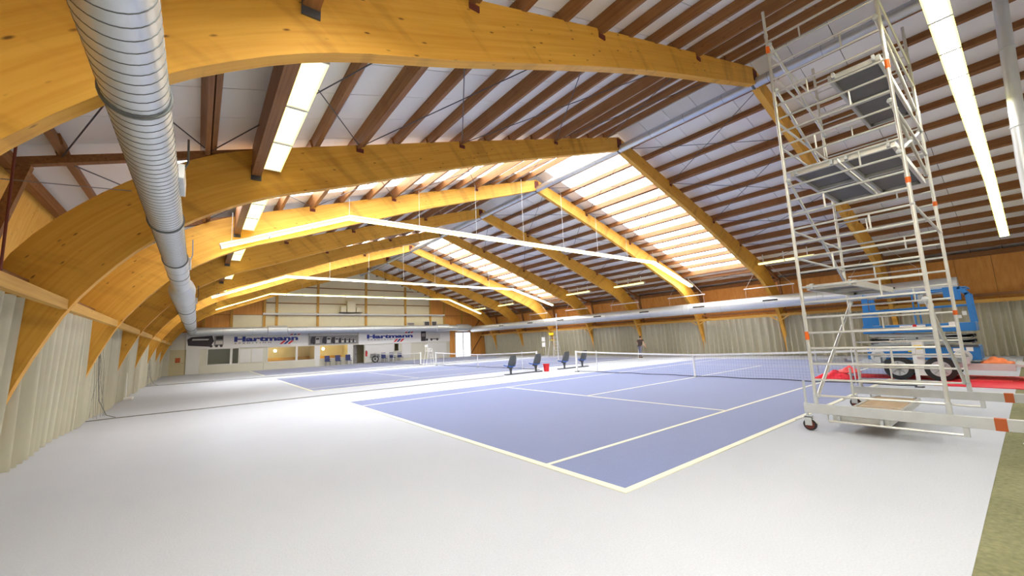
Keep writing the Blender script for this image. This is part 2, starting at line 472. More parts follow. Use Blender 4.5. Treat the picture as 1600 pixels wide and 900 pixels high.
for a, b in zip(edges, edges[1:]):
    for sgn in (-1, 1):
        if (a, b) in SKY:
            ya, yb = a + .62, b - .85
            slope_panel(sgn, .05, 17.9, a, ya - .01, 'roof_panel', M['panel'])
            slope_panel(sgn, .05, 17.9, yb + .01, b - .008, 'roof_panel', M['panel'])
            slope_panel(sgn, 14.9, 17.9, ya + .005, yb - .005, 'roof_panel', M['panel'])
            nsk = 4
            for i in range(nsk):
                y0 = ya + (yb - ya) * i / nsk; y1 = ya + (yb - ya) * (i + 1) / nsk
                slope_panel(sgn, .02, 14.88, y0 + .006, y1 - .006, 'skylight_panel', M['skylight'], lift=.03)
        else:
            n = max(2, round((b - a) / 1.1))
            for i in range(n):
                y0 = a + (b - a) * i / n; y1 = a + (b - a) * (i + 1) / n
                for d0, d1 in ((.02, 6.0), (6.0, 12.0), (12.0, 17.9)):
                    slope_panel(sgn, d0 + .004, d1 - .004, y0 + .009, y1 - .009, 'roof_panel', M['panel'])
PUR = [.85 + 1.03 * k for k in range(17)]
BIG = {3, 7, 10, 13}
pm = {}
def purlin_mesh(L, big):
    key = (round(L, 2), big)
    if key not in pm:
        w_, lo = (.075, -.10) if big else (.055, 0.0)
        b = MB()
        if big:
            b.box(-w_ - .03, -.02, -L / 2, L / 2, lo, TH); b.box(.02, w_ + .03, -L / 2, L / 2, lo + .05, TH)
        else:
            b.box(-w_, w_, -L / 2, L / 2, lo, TH)
            b.box(-w_ - .035, -w_, -L / 2, -L / 2 + .5, .02, TH - .03); b.box(w_, w_ + .035, L / 2 - .5, L / 2, .02, TH - .03)
        b.mats = [M['purlin']]
        pm[key] = b.mesh('purlin')
    return pm[key]
for a, b in zip(edges, edges[1:]):
    L = b - a - .006
    for sgn in (-1, 1):
        for k, d in enumerate(PUR):
            inst(purlin_mesh(L, k in BIG), 'purlin', ceiling, (MID + sgn * d, (a + b) / 2, roof_z(d)), (0, sgn * math.atan(.312), 0))
# edge beams below the roof at the knee of the arches
for a, b in zip(edges, edges[1:]):
    for sgn in (-1,):
        x = MID + sgn * 13.40
        e = MB().box(x - .09, x + .09, a + .1, b - .1, 5.62, roof_z(13.3) + .02).build('edge_beam', M['purlin'], ceiling)
        MB().box(x - .10, x + .10, a + .1, a + .13, 5.52, 5.85).box(x - .10, x + .10, b - .13, b - .1, 5.52, 5.85).build('beam_shoe', M['steel'], e)
nodes = [PUR[0], PUR[3], PUR[7], PUR[10], PUR[13], PUR[15]]
for a, b in list(zip(edges, edges[1:]))[1:-1]:
    for sgn in (-1, 1):
        for d0, d1 in zip(nodes, nodes[1:]):
            for (da, db) in ((d0, d1), (d1, d0)):
                MB().tube([(MID + sgn * da, a + .12, roof_z(da) - .05), (MID + sgn * db, b - .12, roof_z(db) - .05)], .012, 6).build('tie_rod', M['steel'], ceiling)

# ---- side walls (lean outward towards the floor)
def wall_x(z): return 17.0 + .22 * (5.15 - z)
for sgn, nm in ((-1, 'wall_left'), (1, 'wall_right')):
    wl = struct(nm)
    X = lambda d: MID + sgn * d
    for a, b in zip(edges, edges[1:]):
        n = 5
        for i in range(n):
            y0 = a + (b - a) * i / n + .006; y1 = a + (b - a) * (i + 1) / n - .006
            MB().prism([(X(wall_x(5.1)), 5.1), (X(wall_x(0)), 0), (X(wall_x(0) + .06), 0), (X(wall_x(5.1) + .06), 5.25)], 1, y0, y1).build('wall_board', M['board'] if sgn < 0 else M['ply'], wl)
        MB().bar((X(16.10), a + .11, 2.70), (X(16.10), b - .11, 2.70), .10, .17).build('timber_rail', M['rail'], wl)
        MB().bar((X(16.55), a + .11, 3.02), (X(16.55), b - .11, 3.02), .06, .16).build('upper_rail', M['purlin'], wl)
        MB().bar((X(16.9), a + .02, 5.10), (X(16.9), b - .02, 5.10), .14, .22).build('eave_purlin', M['purlin'], wl)
    for y in ARCH_Y:
        MB().bar((X(16.72), y, 5.1), (X(17.4), y, 1.9), .14, .16, (0, 1, 0)).build('wall_post', M['purlin'], wl)
    MB().box(*sorted((X(17.98), X(18.6))), Y_FRONT - .2, Y_END + .5, -.3, 5.4).build('outer_wall', M['deck'], wl)

    if sgn < 0:
        MB().tube([(X(16.08), 4.1, 2.76), (X(16.08), 4.1, 5.36)], .014, 8).build('tie_rod', M['rust'], wl)
        MB().tube([(X(16.92), 6.9, 4.72), (X(15.37), 6.98, 4.85)], .008, 6).build('cable', M['print_mid'], wl)
# ---- wall behind the camera
wf = struct('wall_front')
poly = [(-8.4, 0), (29.2, 0), (29.2, 5), (MID, roof_z(0) + .3), (-8.4, 5)]
MB().prism(poly, 1, Y_FRONT - .2, Y_FRONT).build('gable_board', M['white'], wf)

# ---- end wall with the clubhouse front
we = struct('wall_end')
def holed(x0, x1, z0, z1, holes, y0, y1, name, m, parent):
    xs = sorted({x0, x1, *[h[0] for h in holes], *[h[1] for h in holes]}); zs = sorted({z0, z1, *[h[2] for h in holes], *[h[3] for h in holes]})
    b = MB()
    for i in range(len(xs) - 1):
        for j in range(len(zs) - 1):
            cx, cz = (xs[i] + xs[i + 1]) / 2, (zs[j] + zs[j + 1]) / 2
            if not any(h[0] < cx < h[1] and h[2] < cz < h[3] for h in holes):
                b.box(xs[i], xs[i + 1], y0, y1, zs[j], zs[j + 1])
    return b.build(name, m, parent)
W1, W2, W3 = (-3.16, -.84, .78, 2.17), (1.56, 5.74, .76, 2.13), (6.27, 9.07, .77, 2.13)
DOORWAY, WS, D1 = (9.67, 10.86, 0, 2.06), (14.34, 14.85, 1.18, 2.02), (-5.83, -4.71, 0, 2.22)
DG = (22.6, 24.8, 0, 3.1)
holed(-8.2, 21.7, 0, 3.62, [W1, W2, W3, DOORWAY, WS, D1], Y_END, Y_END + .18, 'clubhouse_wall', M['creamwall'], we)
holed(21.7, 28.9, 0, 3.62, [DG], Y_END + .05, Y_END + .18, 'plywood_wall', M['ply'], we)
MB().box(-8.2, 21.75, Y_END - .05, Y_END + .2, 3.60, 3.70).build('ledge', M['white'], we)
# raised wall fronts, panels and pillars of the clubhouse
for x0, x1, z0, z1 in ((-4.70, -3.75, .02, 2.5), (-.72, .12, .78, 2.05), (.20, 1.12, .78, 2.05), (5.78, 6.22, .02, 2.13), (9.12, 9.62, .02, 2.13), (10.95, 14.2, .05, 2.0), (15.3, 16.4, .3, 2.0), (18.6, 21.2, .05, 2.0)):
    MB().box(x0, x1, Y_END - .05, Y_END, z0, z1).build('wall_panel', M['white'], we, bevel=.008)
MB().box(-3.7, 1.15, Y_END - .09, Y_END, 0, .70).build('plinth', M['creamwall'], we)
MB().box(1.22, 5.8, Y_END - .12, Y_END, 0, .70).build('plinth', M['creamwall'], we)
# rooms behind the windows
MB().box(-8.2, 21.7, 46.4, 46.6, 0, 3.3).build('room_wall', M['cream'], we)
MB().box(-8.2, 21.7, 43.38, 46.5, 2.6, 2.7).build('room_ceiling', M['cream'], we)
for x in (-8.2, 21.6): MB().box(x, x + .1, 43.38, 46.5, 0, 2.6).build('room_partition', M['cream'], we)
for x in (-4.4, .2, 6.0, 9.4, 12.4, 16.5): MB().box(x - .05, x + .05, 43.4, 46.5, 0, 2.6).build('room_partition', M['cream'], we)
MB().box(1.6, 5.7, 45.3, 45.9, 0, 1.05).box(6.4, 9.0, 45.2, 45.7, 0, 1.0).build('bar_counter', M['rail'], we)
def window(i, h, mull=()):
    x0, x1, z0, z1 = h; f = .07
    wd = MB().box(x0 - f, x1 + f, Y_END - .06, Y_END + .02, z0 - f, z0).box(x0 - f, x1 + f, Y_END - .06, Y_END + .02, z1, z1 + f).box(x0 - f, x0, Y_END - .06, Y_END + .02, z0, z1).box(x1, x1 + f, Y_END - .06, Y_END + .02, z0, z1).build('window_%d' % i, M['white'], kind='structure')
    xs = [x0] + list(mull) + [x1]
    for xm in mull: MB().box(xm - .09, xm + .09, Y_END - .04, Y_END + .06, z0, z1).build('mullion', M['white'], wd)
    for a, b in zip(xs, xs[1:]): MB().box(a + .005, b - .005, Y_END + .08, Y_END + .09, z0, z1).build('glass_pane', M['glass'], wd)
window(1, W1, (-1.4,)); window(2, W2, (4.08,)); window(3, W3); window(4, WS)
d1 = MB().box(D1[0], D1[1], Y_END + .03, Y_END + .10, 0, D1[3]).build('door_1', M['door'], kind='structure')
MB().box(D1[0] - .08, D1[0], Y_END - .03, Y_END + .02, 0, 2.30).box(D1[1], D1[1] + .08, Y_END - .03, Y_END + .02, 0, 2.30).box(D1[0] - .08, D1[1] + .08, Y_END - .03, Y_END + .02, 2.22, 2.32).build('door_frame', M['creamwall'], d1)
MB().box(-5.42, -5.08, Y_END + .015, Y_END + .03, 1.10, 1.52).build('door_notice', M['brownmark'], d1)
MB().tube([(-4.85, Y_END + .03, 1.05), (-4.85, Y_END - .04, 1.05), (-4.97, Y_END - .04, 1.05)], .012, 6).build('door_handle', M['steel'], d1)
d2 = MB().box(9.72, 10.2, Y_END + .5, Y_END + .55, 0, 2.04).build('door_2', M['print_mid'], kind='structure')
MB().box(10.05, 10.09, Y_END + .42, Y_END + .5, .95, 1.1).build('door_handle', M['steel'], d2)
d3 = MB().box(DG[0] - .1, DG[1] + .1, Y_END - .02, Y_END + .05, 3.1, 3.22).box(DG[0] - .1, DG[0], Y_END - .02, Y_END + .05, 0, 3.1).box(DG[1], DG[1] + .1, Y_END - .02, Y_END + .05, 0, 3.1).box(23.64, 23.76, Y_END - .02, Y_END + .05, 0, 3.1).build('door_3', M['white'], kind='structure')
MB().box(DG[0], 23.64, Y_END + .06, Y_END + .08, .03, 3.1).build('glass_pane', M['daydoor'], d3)
MB().box(23.76, DG[1], Y_END + .06, Y_END + .08, .03, 3.1).build('glass_pane', M['daydoor'], d3)
MB().tube([(23.70, Y_END - .1, .9), (23.70, Y_END - .1, 1.5)], .02, 8).build('door_handle', M['steel'], d3)
# gable above
def gable_poly(x0, x1, z0, z1):
    top = lambda x: min(z1, roof_z(abs(x - MID)) + .22)
    pts = [(x0, z0), (x1, z0)]
    xs = [x1 - (x1 - x0) * i / 6 for i in range(7)]
    return pts + [(x, max(top(x), z0 + .02)) for x in xs]
xs = [-8.0, -5.6, -3.6, -1.5, 1.15, 2.2, 6.0, 11.05, 15.75, 19.05, 21.0, 23.6, 26.2, 28.8]
zr = [3.70, 5.30, 6.55, 8.25, 9.4, 10.8]
for x0, x1 in zip(xs, xs[1:]):
    woody = x1 <= 1.2 or x0 >= 19.0
    zz = zr if not woody else [3.70, 5.35, 10.8]
    for z0, z1 in zip(zz, zz[1:]):
        if z0 > roof_z(abs((x0 + x1) / 2 - MID)) + .1: continue
        m = M['ply'] if woody else M['cream']
        if woody and z0 < 4 and (-1.6 < x0 < 2 or 18 < x0 < 20): m = M['cream']
        MB().prism(gable_poly(x0 + .012, x1 - .012, z0 + .02, z1 - .02), 1, Y_END + .10, Y_END + .20).build('gable_panel', m, we)
MB().prism(gable_poly(-8.2, 29, 3.6, 12), 1, Y_END + .22, Y_END + .4).build('gable_backing', M['purlin'], we)
for x in xs[1:-1]:
    top = roof_z(abs(x - MID))
    MB().box(x - .11, x + .11, Y_END - .04, Y_END + .10, 3.95 if 1 < x < 20 else 3.7, top).build('gable_post', M['rail'], we)
for z, a, b in ((6.55, 1.15, 19.05), (8.25, 3.9, 16.8), (9.4, 7.2, 13.5), (5.35, 1.15, 19.05)):
    MB().box(a, b, Y_END + .04, Y_END + .10, z - .045, z + .045).build('panel_strip', M['purlin'] if z > 6 else M['rail'], we)
MB().bar((24.95, Y_END - .02, .4), (27.2, Y_END - .02, 3.4), .14, .06, (0, 1, 0)).bar((25.6, Y_END - .02, 3.8), (26.9, Y_END - .02, 5.4), .14, .06, (0, 1, 0)).build('wall_brace', M['purlin'], we)
for x in (18.55, 19.55):
    v = MB().box(x - .38, x + .38, Y_END - .02, Y_END + .09, 3.95, 4.65).build('vent_window', M['white'], we)
    MB().box(x - .30, x + .30, Y_END - .03, Y_END - .01, 4.02, 4.58).build('pane', M['steel'], v)
v = MB().box(16.0, 16.9, Y_END + .02, Y_END + .09, 4.0, 4.5).build('wall_vent', M['white'], we)
for i in range(3): MB().box(16.05, 16.85, Y_END, Y_END + .03, 4.06 + .14 * i, 4.14 + .14 * i).build('louvre', M['print_dark'], v)

# =================================================================== TIMBER ARCHES
NA = 56
RI, RO = resample(INNER, NA), resample(OUTER, NA)
def half_mesh(sgn, y0, y1):
    b = MB(); b.uv = []
    rings = []
    for i in range(NA):
        (di, zi, ti), (do, zo, to) = RI[i], RO[i]
        dep = math.hypot(di - do, zi - zo); t = (ti + to) / 2
        n = len(b.v)
        # side strips own their corners so the grain runs along each of them
        for (d, z, y, u, v) in ((di, zi, y0, t, 0), (do, zo, y0, t, dep), (di, zi, y1, t, 5), (do, zo, y1, t, 5 + dep), (di, zi, y0, t, 9), (di, zi, y1, t, 9.2), (do, zo, y0, t, 11), (do, zo, y1, t, 11.2)):
            b.v.append((MID + sgn * max(d, .015), y, z)); b.uv.append((u, v))
        rings.append(n)
    for a, c in zip(rings, rings[1:]):
        q = [(a, a + 1, c + 1, c), (a + 3, a + 2, c + 2, c + 3), (a + 4, c + 4, c + 5, a + 5), (a + 7, c + 7, c + 6, a + 6)]
        for f in q: b.face(f if sgn > 0 else f[::-1])
    e = rings[0]; b.face((e, e + 2, e + 3, e + 1) if sgn > 0 else (e + 1, e + 3, e + 2, e))
    b.mats = [M['arch']]
    return b.mesh('half_arch', fix=False)
hm = {s: half_mesh(s, -.10, .10) for s in (-1, 1)}
ORD = ['first', 'second', 'third', 'fourth', 'fifth', 'sixth', 'seventh', 'eighth']
XT = [', crossing above the scaffold top', ', dark beside the skylit bay', ', its face brightly lit by the skylight', ', halfway down the hall', ', just before the second skylit bay', ', pale under the second skylight', '', ', nearest the banner wall']
XT[7] = ', last before the banner wall'
for i, y in enumerate(ARCH_Y):
    t = thing('timber_arch', 'curved laminated timber arch, %s from the camera end%s' % (ORD[i], XT[i]), 'arch', (MID, y, 0), 'laminated timber arches')
    for s in (-1, 1):
        o = bpy.data.objects.new('half_arch', hm[s]); COL.objects.link(o); o.parent = t; o.location = (-MID, 0, 0)
        x = lambda d: MID + s * d
        MB().bar((x(13.2), y, roof_z(13.2) - .07), (x(16.95), y, roof_z(16.95) - .07), .14, .15, (0, 1, 0)).build('rafter', M['purlin'], t)
        for dy in ((-1, 1) if s > 0 else ()):
            MB().bar((x(16.02), y + dy * .08, 2.36), (x(16.12), y + dy * .95, 2.86), .05, .07).build('knee_brace', M['rail'], t)
        for d in (PUR[3], PUR[7], PUR[10]):
            z = roof_z(d) - .12
            for dy in (-.115, .115):
                MB().box(x(d) - .09, x(d) + .09, y + dy - .012, y + dy + .012, z - .08, z + .02).build('hook_plate', M['rust'], t)
    MB().box(MID - .14, MID + .14, y - .115, y - .10, 9.95, 10.36).box(MID - .14, MID + .14, y + .10, y + .115, 9.95, 10.36).build('apex_plate', M['rust'], t)

# =================================================================== CURTAINS
def curtain_mesh(side, y0, y1, ztop, seed):
    rnd = random.Random(seed)
    n = int((y1 - y0) / .035); b = MB()
    ph = 0; path = []
    for i in range(n + 1):
        ph += 2 * math.pi * .035 / (.40 + .13 * math.sin(i * .051 + seed) + .06 * rnd.random())
        path.append((y0 + (y1 - y0) * i / n, math.sin(ph) + .12 * math.sin(2 * ph + .8), math.sin(i * .043 + seed)))
    zs = [.015, .5, 1.2, 1.9, ztop - .25, ztop]
    for j, z in enumerate(zs):
        f = z / ztop
        amp = .16 * (1 - .5 * f)
        for (y, a, c) in path:
            base = 16.79 - .17 * f
            d = base + amp * a + .05 * c * (1 - f)
            b.v.append((MID + side * d, y, z + (0.012 * a if j == 0 else 0)))
    for j in range(len(zs) - 1):
        for i in range(n):
            k = j * (n + 1) + i
            b.face((k, k + 1, k + n + 2, k + n + 1), True)
    return b
CE = [Y_FRONT + .1] + ARCH_Y + [Y_END - .1]
BN = ['between the camera-end wall and the first arch'] + ['between the %s and %s arch' % (ORD[i], ORD[i + 1]) for i in range(7)] + ['between the eighth arch and the banner wall']
for i, (a, b) in enumerate(zip(CE, CE[1:])):
    for s, txt, g in ((-1, 'cream pleated curtain below the spiral duct wall, %s', 'curtains below the spiral duct'), (1, 'cream pleated curtain beyond the court ends, %s', 'curtains beyond the courts')):
        o = curtain_mesh(s, a + .02, b - .02, 2.66 if s > 0 else 2.80, i * 2 + (s > 0)).build('curtain', M['curtain'], fix=False, base=(MID + s * 16.7, (a + b) / 2, 0))
        tag(o, txt % BN[i], 'curtain', g)

# =================================================================== LIGHT FIXTURES
def fixture_mesh(L, w_, h, mt, edge=True):
    b = MB(); b.mat(M['white']).box(-L / 2, L / 2, -w_ / 2, w_ / 2, 0, h * .35)
    for e in (-1, 1): b.box(e * (L / 2 - .012) - .012, e * (L / 2 - .012) + .012, -w_ / 2 - .016, w_ / 2 + .016, -h * .78, 0)
    b2 = MB(); b2.mat(mt).box(-L / 2 + .03, L / 2 - .03, -w_ / 2 + .015, w_ / 2 - .015, -h * .65, -.002)
    b3 = MB(); b3.mat(M['tuberim'])
    for s in (-1, 1): b3.box(-L / 2 + .02, L / 2 - .02, s * w_ / 2 - .013, s * w_ / 2 + .013, -h * .70, 0)
    return b.mesh('light_fixture'), b2.mesh('diffuser'), b3.mesh('diffuser_edge')
fx = {}
def fixture(parent, p, q, w_, h, mt):
    p, q = Vector(p), Vector(q); L = (q - p).length
    key = (round(L, 2), w_, h, mt.name)
    if key not in fx: fx[key] = fixture_mesh(L - .012, w_, h, mt)
    d = (q - p).normalized()
    if abs(d.x) > abs(d.y): rot = (0, -math.atan2(d.z, d.x), 0)
    else: rot = (0, 0, math.pi / 2)
    o = inst(fx[key][0], 'light_fixture', parent, (p + q) / 2, rot)
    for me, nm in ((fx[key][1], 'diffuser'), (fx[key][2], 'diffuser_edge')):
        c = bpy.data.objects.new(nm, me); COL.objects.link(c); c.parent = o
    return o
ROWS = [(-2.77, 6.68, .3, 17.96, -3.4, 5.2, 23.5, 5.40, 'above the bare floor strip', .25, 'tubenear'), (12.2, 6.64, .4, 20.3, -3.5, 5.1, 25.0, 5.25, 'across the hall before the third arch', .30, 'tube'),
        (27.5, 6.75, .6, 20.1, -3.4, 5.2, 25.3, 5.3, 'across the hall before the sixth arch', .30, 'tube'), (39.2, 7.0, 1.1, 19.5, -2.9, 5.5, 24.0, 5.35, 'across the hall before the eighth arch', .30, 'tube')]
for (y, z, xa, xb, x0, z0, x1, z1, where, wd, mt) in ROWS:
    t = thing('suspended_light_row', 'row of fluorescent fixtures with drooping ends, hung %s' % where, 'light', (MID, y, z), 'suspended light rows')
    for (pa, pb, n) in (((x0, y, z0), (xa, y, z), 3), ((xa, y, z), (xb, y, z), 14), ((xb, y, z), (x1, y, z1), 3)):
        pa, pb = Vector(pa), Vector(pb)
        for i in range(n):
            fixture(t, pa.lerp(pb, i / n), pa.lerp(pb, (i + 1) / n), wd, .12, M[mt])
    for i in range(0, 15, 2):
        x = xa + (xb - xa) * i / 14
        MB().tube([(x, y, z + .04), (x, y, roof_z(abs(x - MID)) + .02)], .007, 5).build('hanger_wire', M['wire'], t)
    for x, zz in ((x0 + .3, z0 + .12), (x1 - .3, z1 + .12)):
        MB().tube([(x, y, zz), (x, y, roof_z(abs(x - MID)))], .007, 5).build('hanger_wire', M['wire'], t)
for i, (a, b) in enumerate(zip(edges[1:], edges[2:])):
    for s, txt in ((-1, 'roof-edge fluorescent strip on the spiral duct side, %s'), (1, 'roof-edge fluorescent strip on the curtain-and-courts far side, %s')):
        x = MID + s * 13.12
        if b - a < 5: continue
        if s > 0 and (a, b) in SKY: continue
        t = thing('roof_edge_light', txt % BN[i + 1], 'light', (x, (a + b) / 2, 5.85), 'roof edge lights')
        n = 3 if s < 0 else 2; ya = b - .22 - 1.453 * n
        for k in range(n):
            fixture(t, (x, ya + 1.453 * k, 5.86), (x, ya + 1.453 * (k + 1), 5.86), .32 if s < 0 else .2, .12, M['tubeside'] if s < 0 else M['tubedim'])
        for k in (.3, 1.5, 2.6):
            MB().box(x - .02, x + .02, ya + k, ya + k + .04, 5.88, roof_z(13.12) + .02).build('hanger_bracket', M['white'], t)
t = thing('roof_edge_light', 'added fill-light strip, out of view above the nearest end of the spiral duct', 'light', (MID - 13.12, -2.5, 5.85), 'roof edge lights')  # added lamp out of view, brightens the first arch and wall boards
for k in range(3):
    fixture(t, (MID - 13.12, -4.6 + 1.43 * k, 5.86), (MID - 13.12, -4.6 + 1.43 * (k + 1), 5.86), .32, .12, M['tubefill'])
for k in (.3, 2.2, 3.9):
    MB().box(MID - 13.14, MID - 13.10, -4.6 + k, -4.56 + k, 5.88, roof_z(13.12) + .02).build('hanger_bracket', M['white'], t)
# =================================================================== DUCTS
def duct_run(name, parent, c0, c1, r, seam=0.0, m=None, n=28):
    """Round duct with recessed folded seams as rings."""
    c0, c1 = Vector(c0), Vector(c1); L = (c1 - c0).length; d = (c1 - c0).normalized()
    b = MB(); b.mat(m); b.mat(M['seam']); pts, rs, dark = [], [], []
    k = int(L / seam) if seam else 0
    s = 0.0
    stations = [(0, r, 0)]
    for i in range(1, k):
        t = i * seam
        stations += [(t - .004, r, 0), (t - .003, r + .003, 1), (t + .003, r + .003, 1), (t + .004, r, 0)]
    stations.append((L, r, 0))
    a = d.cross(Vector((0, 0, 1)))
    if a.length < .01: a = Vector((1, 0, 0))
    a.normalize(); e = a.cross(d)
    for (t, rr, _) in stations:
        p = c0 + d * t
        for j in range(n):
            u = 2 * math.pi * j / n
            b.v.append(tuple(p + (a * math.cos(u) + e * math.sin(u)) * rr))
    for i in range(len(stations) - 1):
        b.cur = 1 if (stations[i][2] or stations[i + 1][2]) else 0
        for j in range(n):
            b.face((i * n + j, i * n + (j + 1) % n, (i + 1) * n + (j + 1) % n, (i + 1) * n + j), True)
    b.cur = 0
    b.face(range(n)); b.face([(len(stations) - 1) * n + j for j in range(n)])
    return b.build(name, None, parent)
def collar(parent, c, d, r, w_=.035, m=None):
    c, d = Vector(c), Vector(d).normalized()
    return MB().tube([c - d * w_, c - d * w_ * .4, c - d * w_ * .3, c + d * w_ * .3, c + d * w_ * .4, c + d * w_], [r + .005, r + .008, r + .02, r + .02, r + .008, r + .005], 28).build('duct_collar', m or M['seam'], parent)
DX, DZ, DR = -4.36, 3.80, .205
t = thing('spiral_duct', 'large shiny spiral-seamed ventilation duct running under the arches along the curtains', 'duct', (DX, 20, DZ))
duct_run('duct_section', t, (DX, -4.5, DZ), (DX, 8.0, DZ), DR, .125, M['duct'])
duct_run('duct_section', t, (DX, 8.0, DZ), (DX, 12.2, DZ), DR + .012, .9, M['duct'])
MB().tube([(DX, 12.2, DZ), (DX, 12.5, DZ - .01), (DX, 13.0, DZ - .05), (DX, 13.5, DZ - .08)], [.22, .30, .34, .33], 28).build('duct_reducer', M['duct'], t)
duct_run('duct_section', t, (DX, 13.5, DZ - .08), (DX, Y_END - .7, DZ - .08), .32, 1.6, M['duct'])
for y in (.98, 4.75, 7.9, 9.9): collar(t, (DX, y, DZ), (0, 1, 0), DR)
for y in (18.2, 25, 33): collar(t, (DX, y, DZ - .08), (0, 1, 0), .32, .04)
for y in (3.1, 8.9, 17.2):
    r = DR if y < 12 else .32
    MB().box(DX + r - .02, DX + r + .05, y - .35, y + .35, DZ - .02, DZ + .16).build('access_hatch', M['duct'], t, bevel=.01)
    MB().tube([(DX + r + .03, y - .34, DZ + .05), (DX + r + .07, y - .1, DZ + .28), (DX + r + .05, y + .2, DZ + .7)], .012, 6).build('hanger_strap', M['steel'], t)
t = thing('end_wall_duct', 'pale grey duct running across the banner wall above the banners', 'duct', (10, 42.5, 3.78))
duct_run('duct_section', t, (DX - .1, 42.45, 3.76), (24.4, 42.45, 3.72), .36, 2.3, M['ductgrey'])
for x in (2.2, 20.3, 23.2):
    MB().tube([(x - .9, 42.45, 3.75), (x - .8, 42.45, 3.75), (x + .8, 42.45, 3.75), (x + .9, 42.45, 3.75)], [.37, .46, .46, .37], 24).build('duct_reducer', M['ductgrey'], t)
for x in (-3, 0.5, 5, 9, 13, 17, 21.7): collar(t, (x, 42.45, 3.75), (1, 0, 0), .36, .03, M['ductgrey'])
RX, RZ = 24.8, 3.50
t = thing('court_side_duct', 'grey round duct with black air slots running past the arches above the court-end curtains', 'duct', (RX, 20, RZ))
duct_run('duct_section', t, (RX, -1.08, RZ), (RX, 42.5, RZ), .39, 2.77, M['ductgrey'])
for y in (6.89, 16.03, 20.89, 30.26, 35.55, 1.5, 11.5, 25.6):
    MB().bar((RX - .39, y - .42, RZ + .1), (RX - .39, y + .42, RZ + .1), .03, .09).build('air_slot', M['black'], t)
for y in (-.8, 4.2, 12.3, 20, 28, 36): collar(t, (RX, y, RZ), (0, 1, 0), .39, .05, M['ductgrey'])
for y in ARCH_Y[:6]:
    MB().tube([(RX - .1, y - 1.6, RZ + .98), (RX - .1, y + 1.3, RZ + .98)], .035, 8).build('hanger_bar', M['white'], t)
    for dy in (-1.5, 1.2):
        MB().tube([(RX - .1, y + dy, RZ + .98), (RX - .1, y + dy, RZ + .38)], .008, 5).build('hanger_wire', M['wire'], t)
        MB().tube([(RX - .1, y + dy, RZ + .98), (RX - .1, y + .2 * dy, roof_z(14.4))], .008, 5).build('hanger_wire', M['wire'], t)
# ridge duct just under the apexes
rx = MID + .10; rz = 1.7515 + (rx + 3.8863) * math.tan(math.radians(29.75))
t = thing('ridge_duct', 'slim galvanised duct running under the roof ridge', 'duct', (rx, 20, rz))
duct_run('duct_section', t, (rx, Y_FRONT + .1, rz), (rx, Y_END, rz), .165, 1.45, M['duct'], 16)
for y in ARCH_Y: collar(t, (rx, y, rz), (0, 1, 0), .165, .04)
t = thing('vertical_vent_pipe', 'upright grey vent pipe near the camera-end wall beyond the scaffold', 'pipe', (10.2, -3.5, 0))
MB().tube([(10.0, -3.57, 10.4), (10.0, -3.53, 8.9), (10.0, -3.38, 5.1), (10.0, -3.36, 0)], .115, 18).build('pipe', M['ductgrey'], t)
for z in (9.6, 7.7, 5.9, 3.6, 1.4): collar(t, (10.0, -3.38 - .042 * (z - 5.1), z), (0, 0, 1), .115, .03, M['ductgrey'])
t = thing('heating_pipe', 'white heating pipe running across the banner wall below the cream boards', 'pipe', (10, 43.0, 5.4))
MB().tube([(1.0, Y_END - .22, 5.42), (20.9, Y_END - .22, 5.38)], .11, 14).build('pipe', M['white'], t)
for x in (2.2, 6, 11.05, 15.75): MB().box(x - .05, x + .05, Y_END - .24, Y_END - .03, 5.2, 5.56).build('pipe_bracket', M['steel'], t)

# =================================================================== SCAFFOLD
X1, X2, YA, YB = 4.56, 7.50, -.60, -2.17
t = thing('scaffold_tower', 'tall aluminium mobile scaffold tower with grey platforms standing beside the court', 'scaffold', (6.0, -1.4, 0))
for x in (X1, X2):
    for y in (YA, YB):
        u = MB().tube([(x, y, .46), (x, y, 7.92)], .027, 12).build('upright', M['alu'], t)
        for z in (2.12, 4.10 if y == YB else 7.0, 6.05 if y == YA else 5.65):
            if (x, y, z) in ((X1, YA, 2.12), (X1, YA, 7.0), (X1, YB, 4.10), (X1, YB, 5.65), (X2, YB, 2.12), (X2, YB, 4.10)):
                zz = {(X1, YA, 2.12): 1.62, (X1, YA, 7.0): 7.1, (X1, YB, 4.10): 3.95, (X1, YB, 5.65): 5.85, (X2, YB, 2.12): 1.95, (X2, YB, 4.10): 4.05}[(x, y, z)]
                MB().tube([(x, y, zz - .07), (x, y, zz + .07)], .033, 12).build('collar', M['orange'], u)
        for k in range(4):
            z = [2.0, 4.0, 6.0, 7.4][k]
            MB().tube([(x, y, z - .03), (x, y, z + .03)], .034, 12).build('coupling', M['alu'], u)
rung = MB(); rung.mats = [M['alu']]; rung.tube([(0, YA, 0), (0, YB, 0)], .0185, 8)
rung_me = rung.mesh('rung')
for x in (X1, X2):
    for k in range(27):
        z = .60 + .267 * k
        if z > 7.6: break
        inst(rung_me, 'rung', t, (x, 0, z))
stay = MB(); stay.mats = [M['alu']]; stay.tube([(0, 0, 0), (0, 0, .267)], .014, 8)
stay_me = stay.mesh('frame_stay')
for x in (X1, X2):
    for k in range(0, 26, 2):
        for y in ((-1.12, -1.66)[(k // 2) % 2],):
            inst(stay_me, 'frame_stay', t, (x, y, .60 + .267 * k))
def rail(p, q, r=.021, nm='guard_rail'):
    o = MB().tube([p, q], r, 10).build(nm, M['alu'], t)
    for e in (p, q):
        MB().ball(e, r * 1.7, 8).build('clamp', M['lightgrey'], o)
    return o
for z0 in (2.5, 4.6, 6.08):
    for dz in (.5, 1.0):
        if z0 + dz > 7.4: continue
        rail((X1 + .03, YA, z0 + dz), (X2 - .03, YA, z0 + dz))
        if z0 > 4: rail((X1 + .03, YB, z0 + dz), (X2 - .03, YB, z0 + dz))
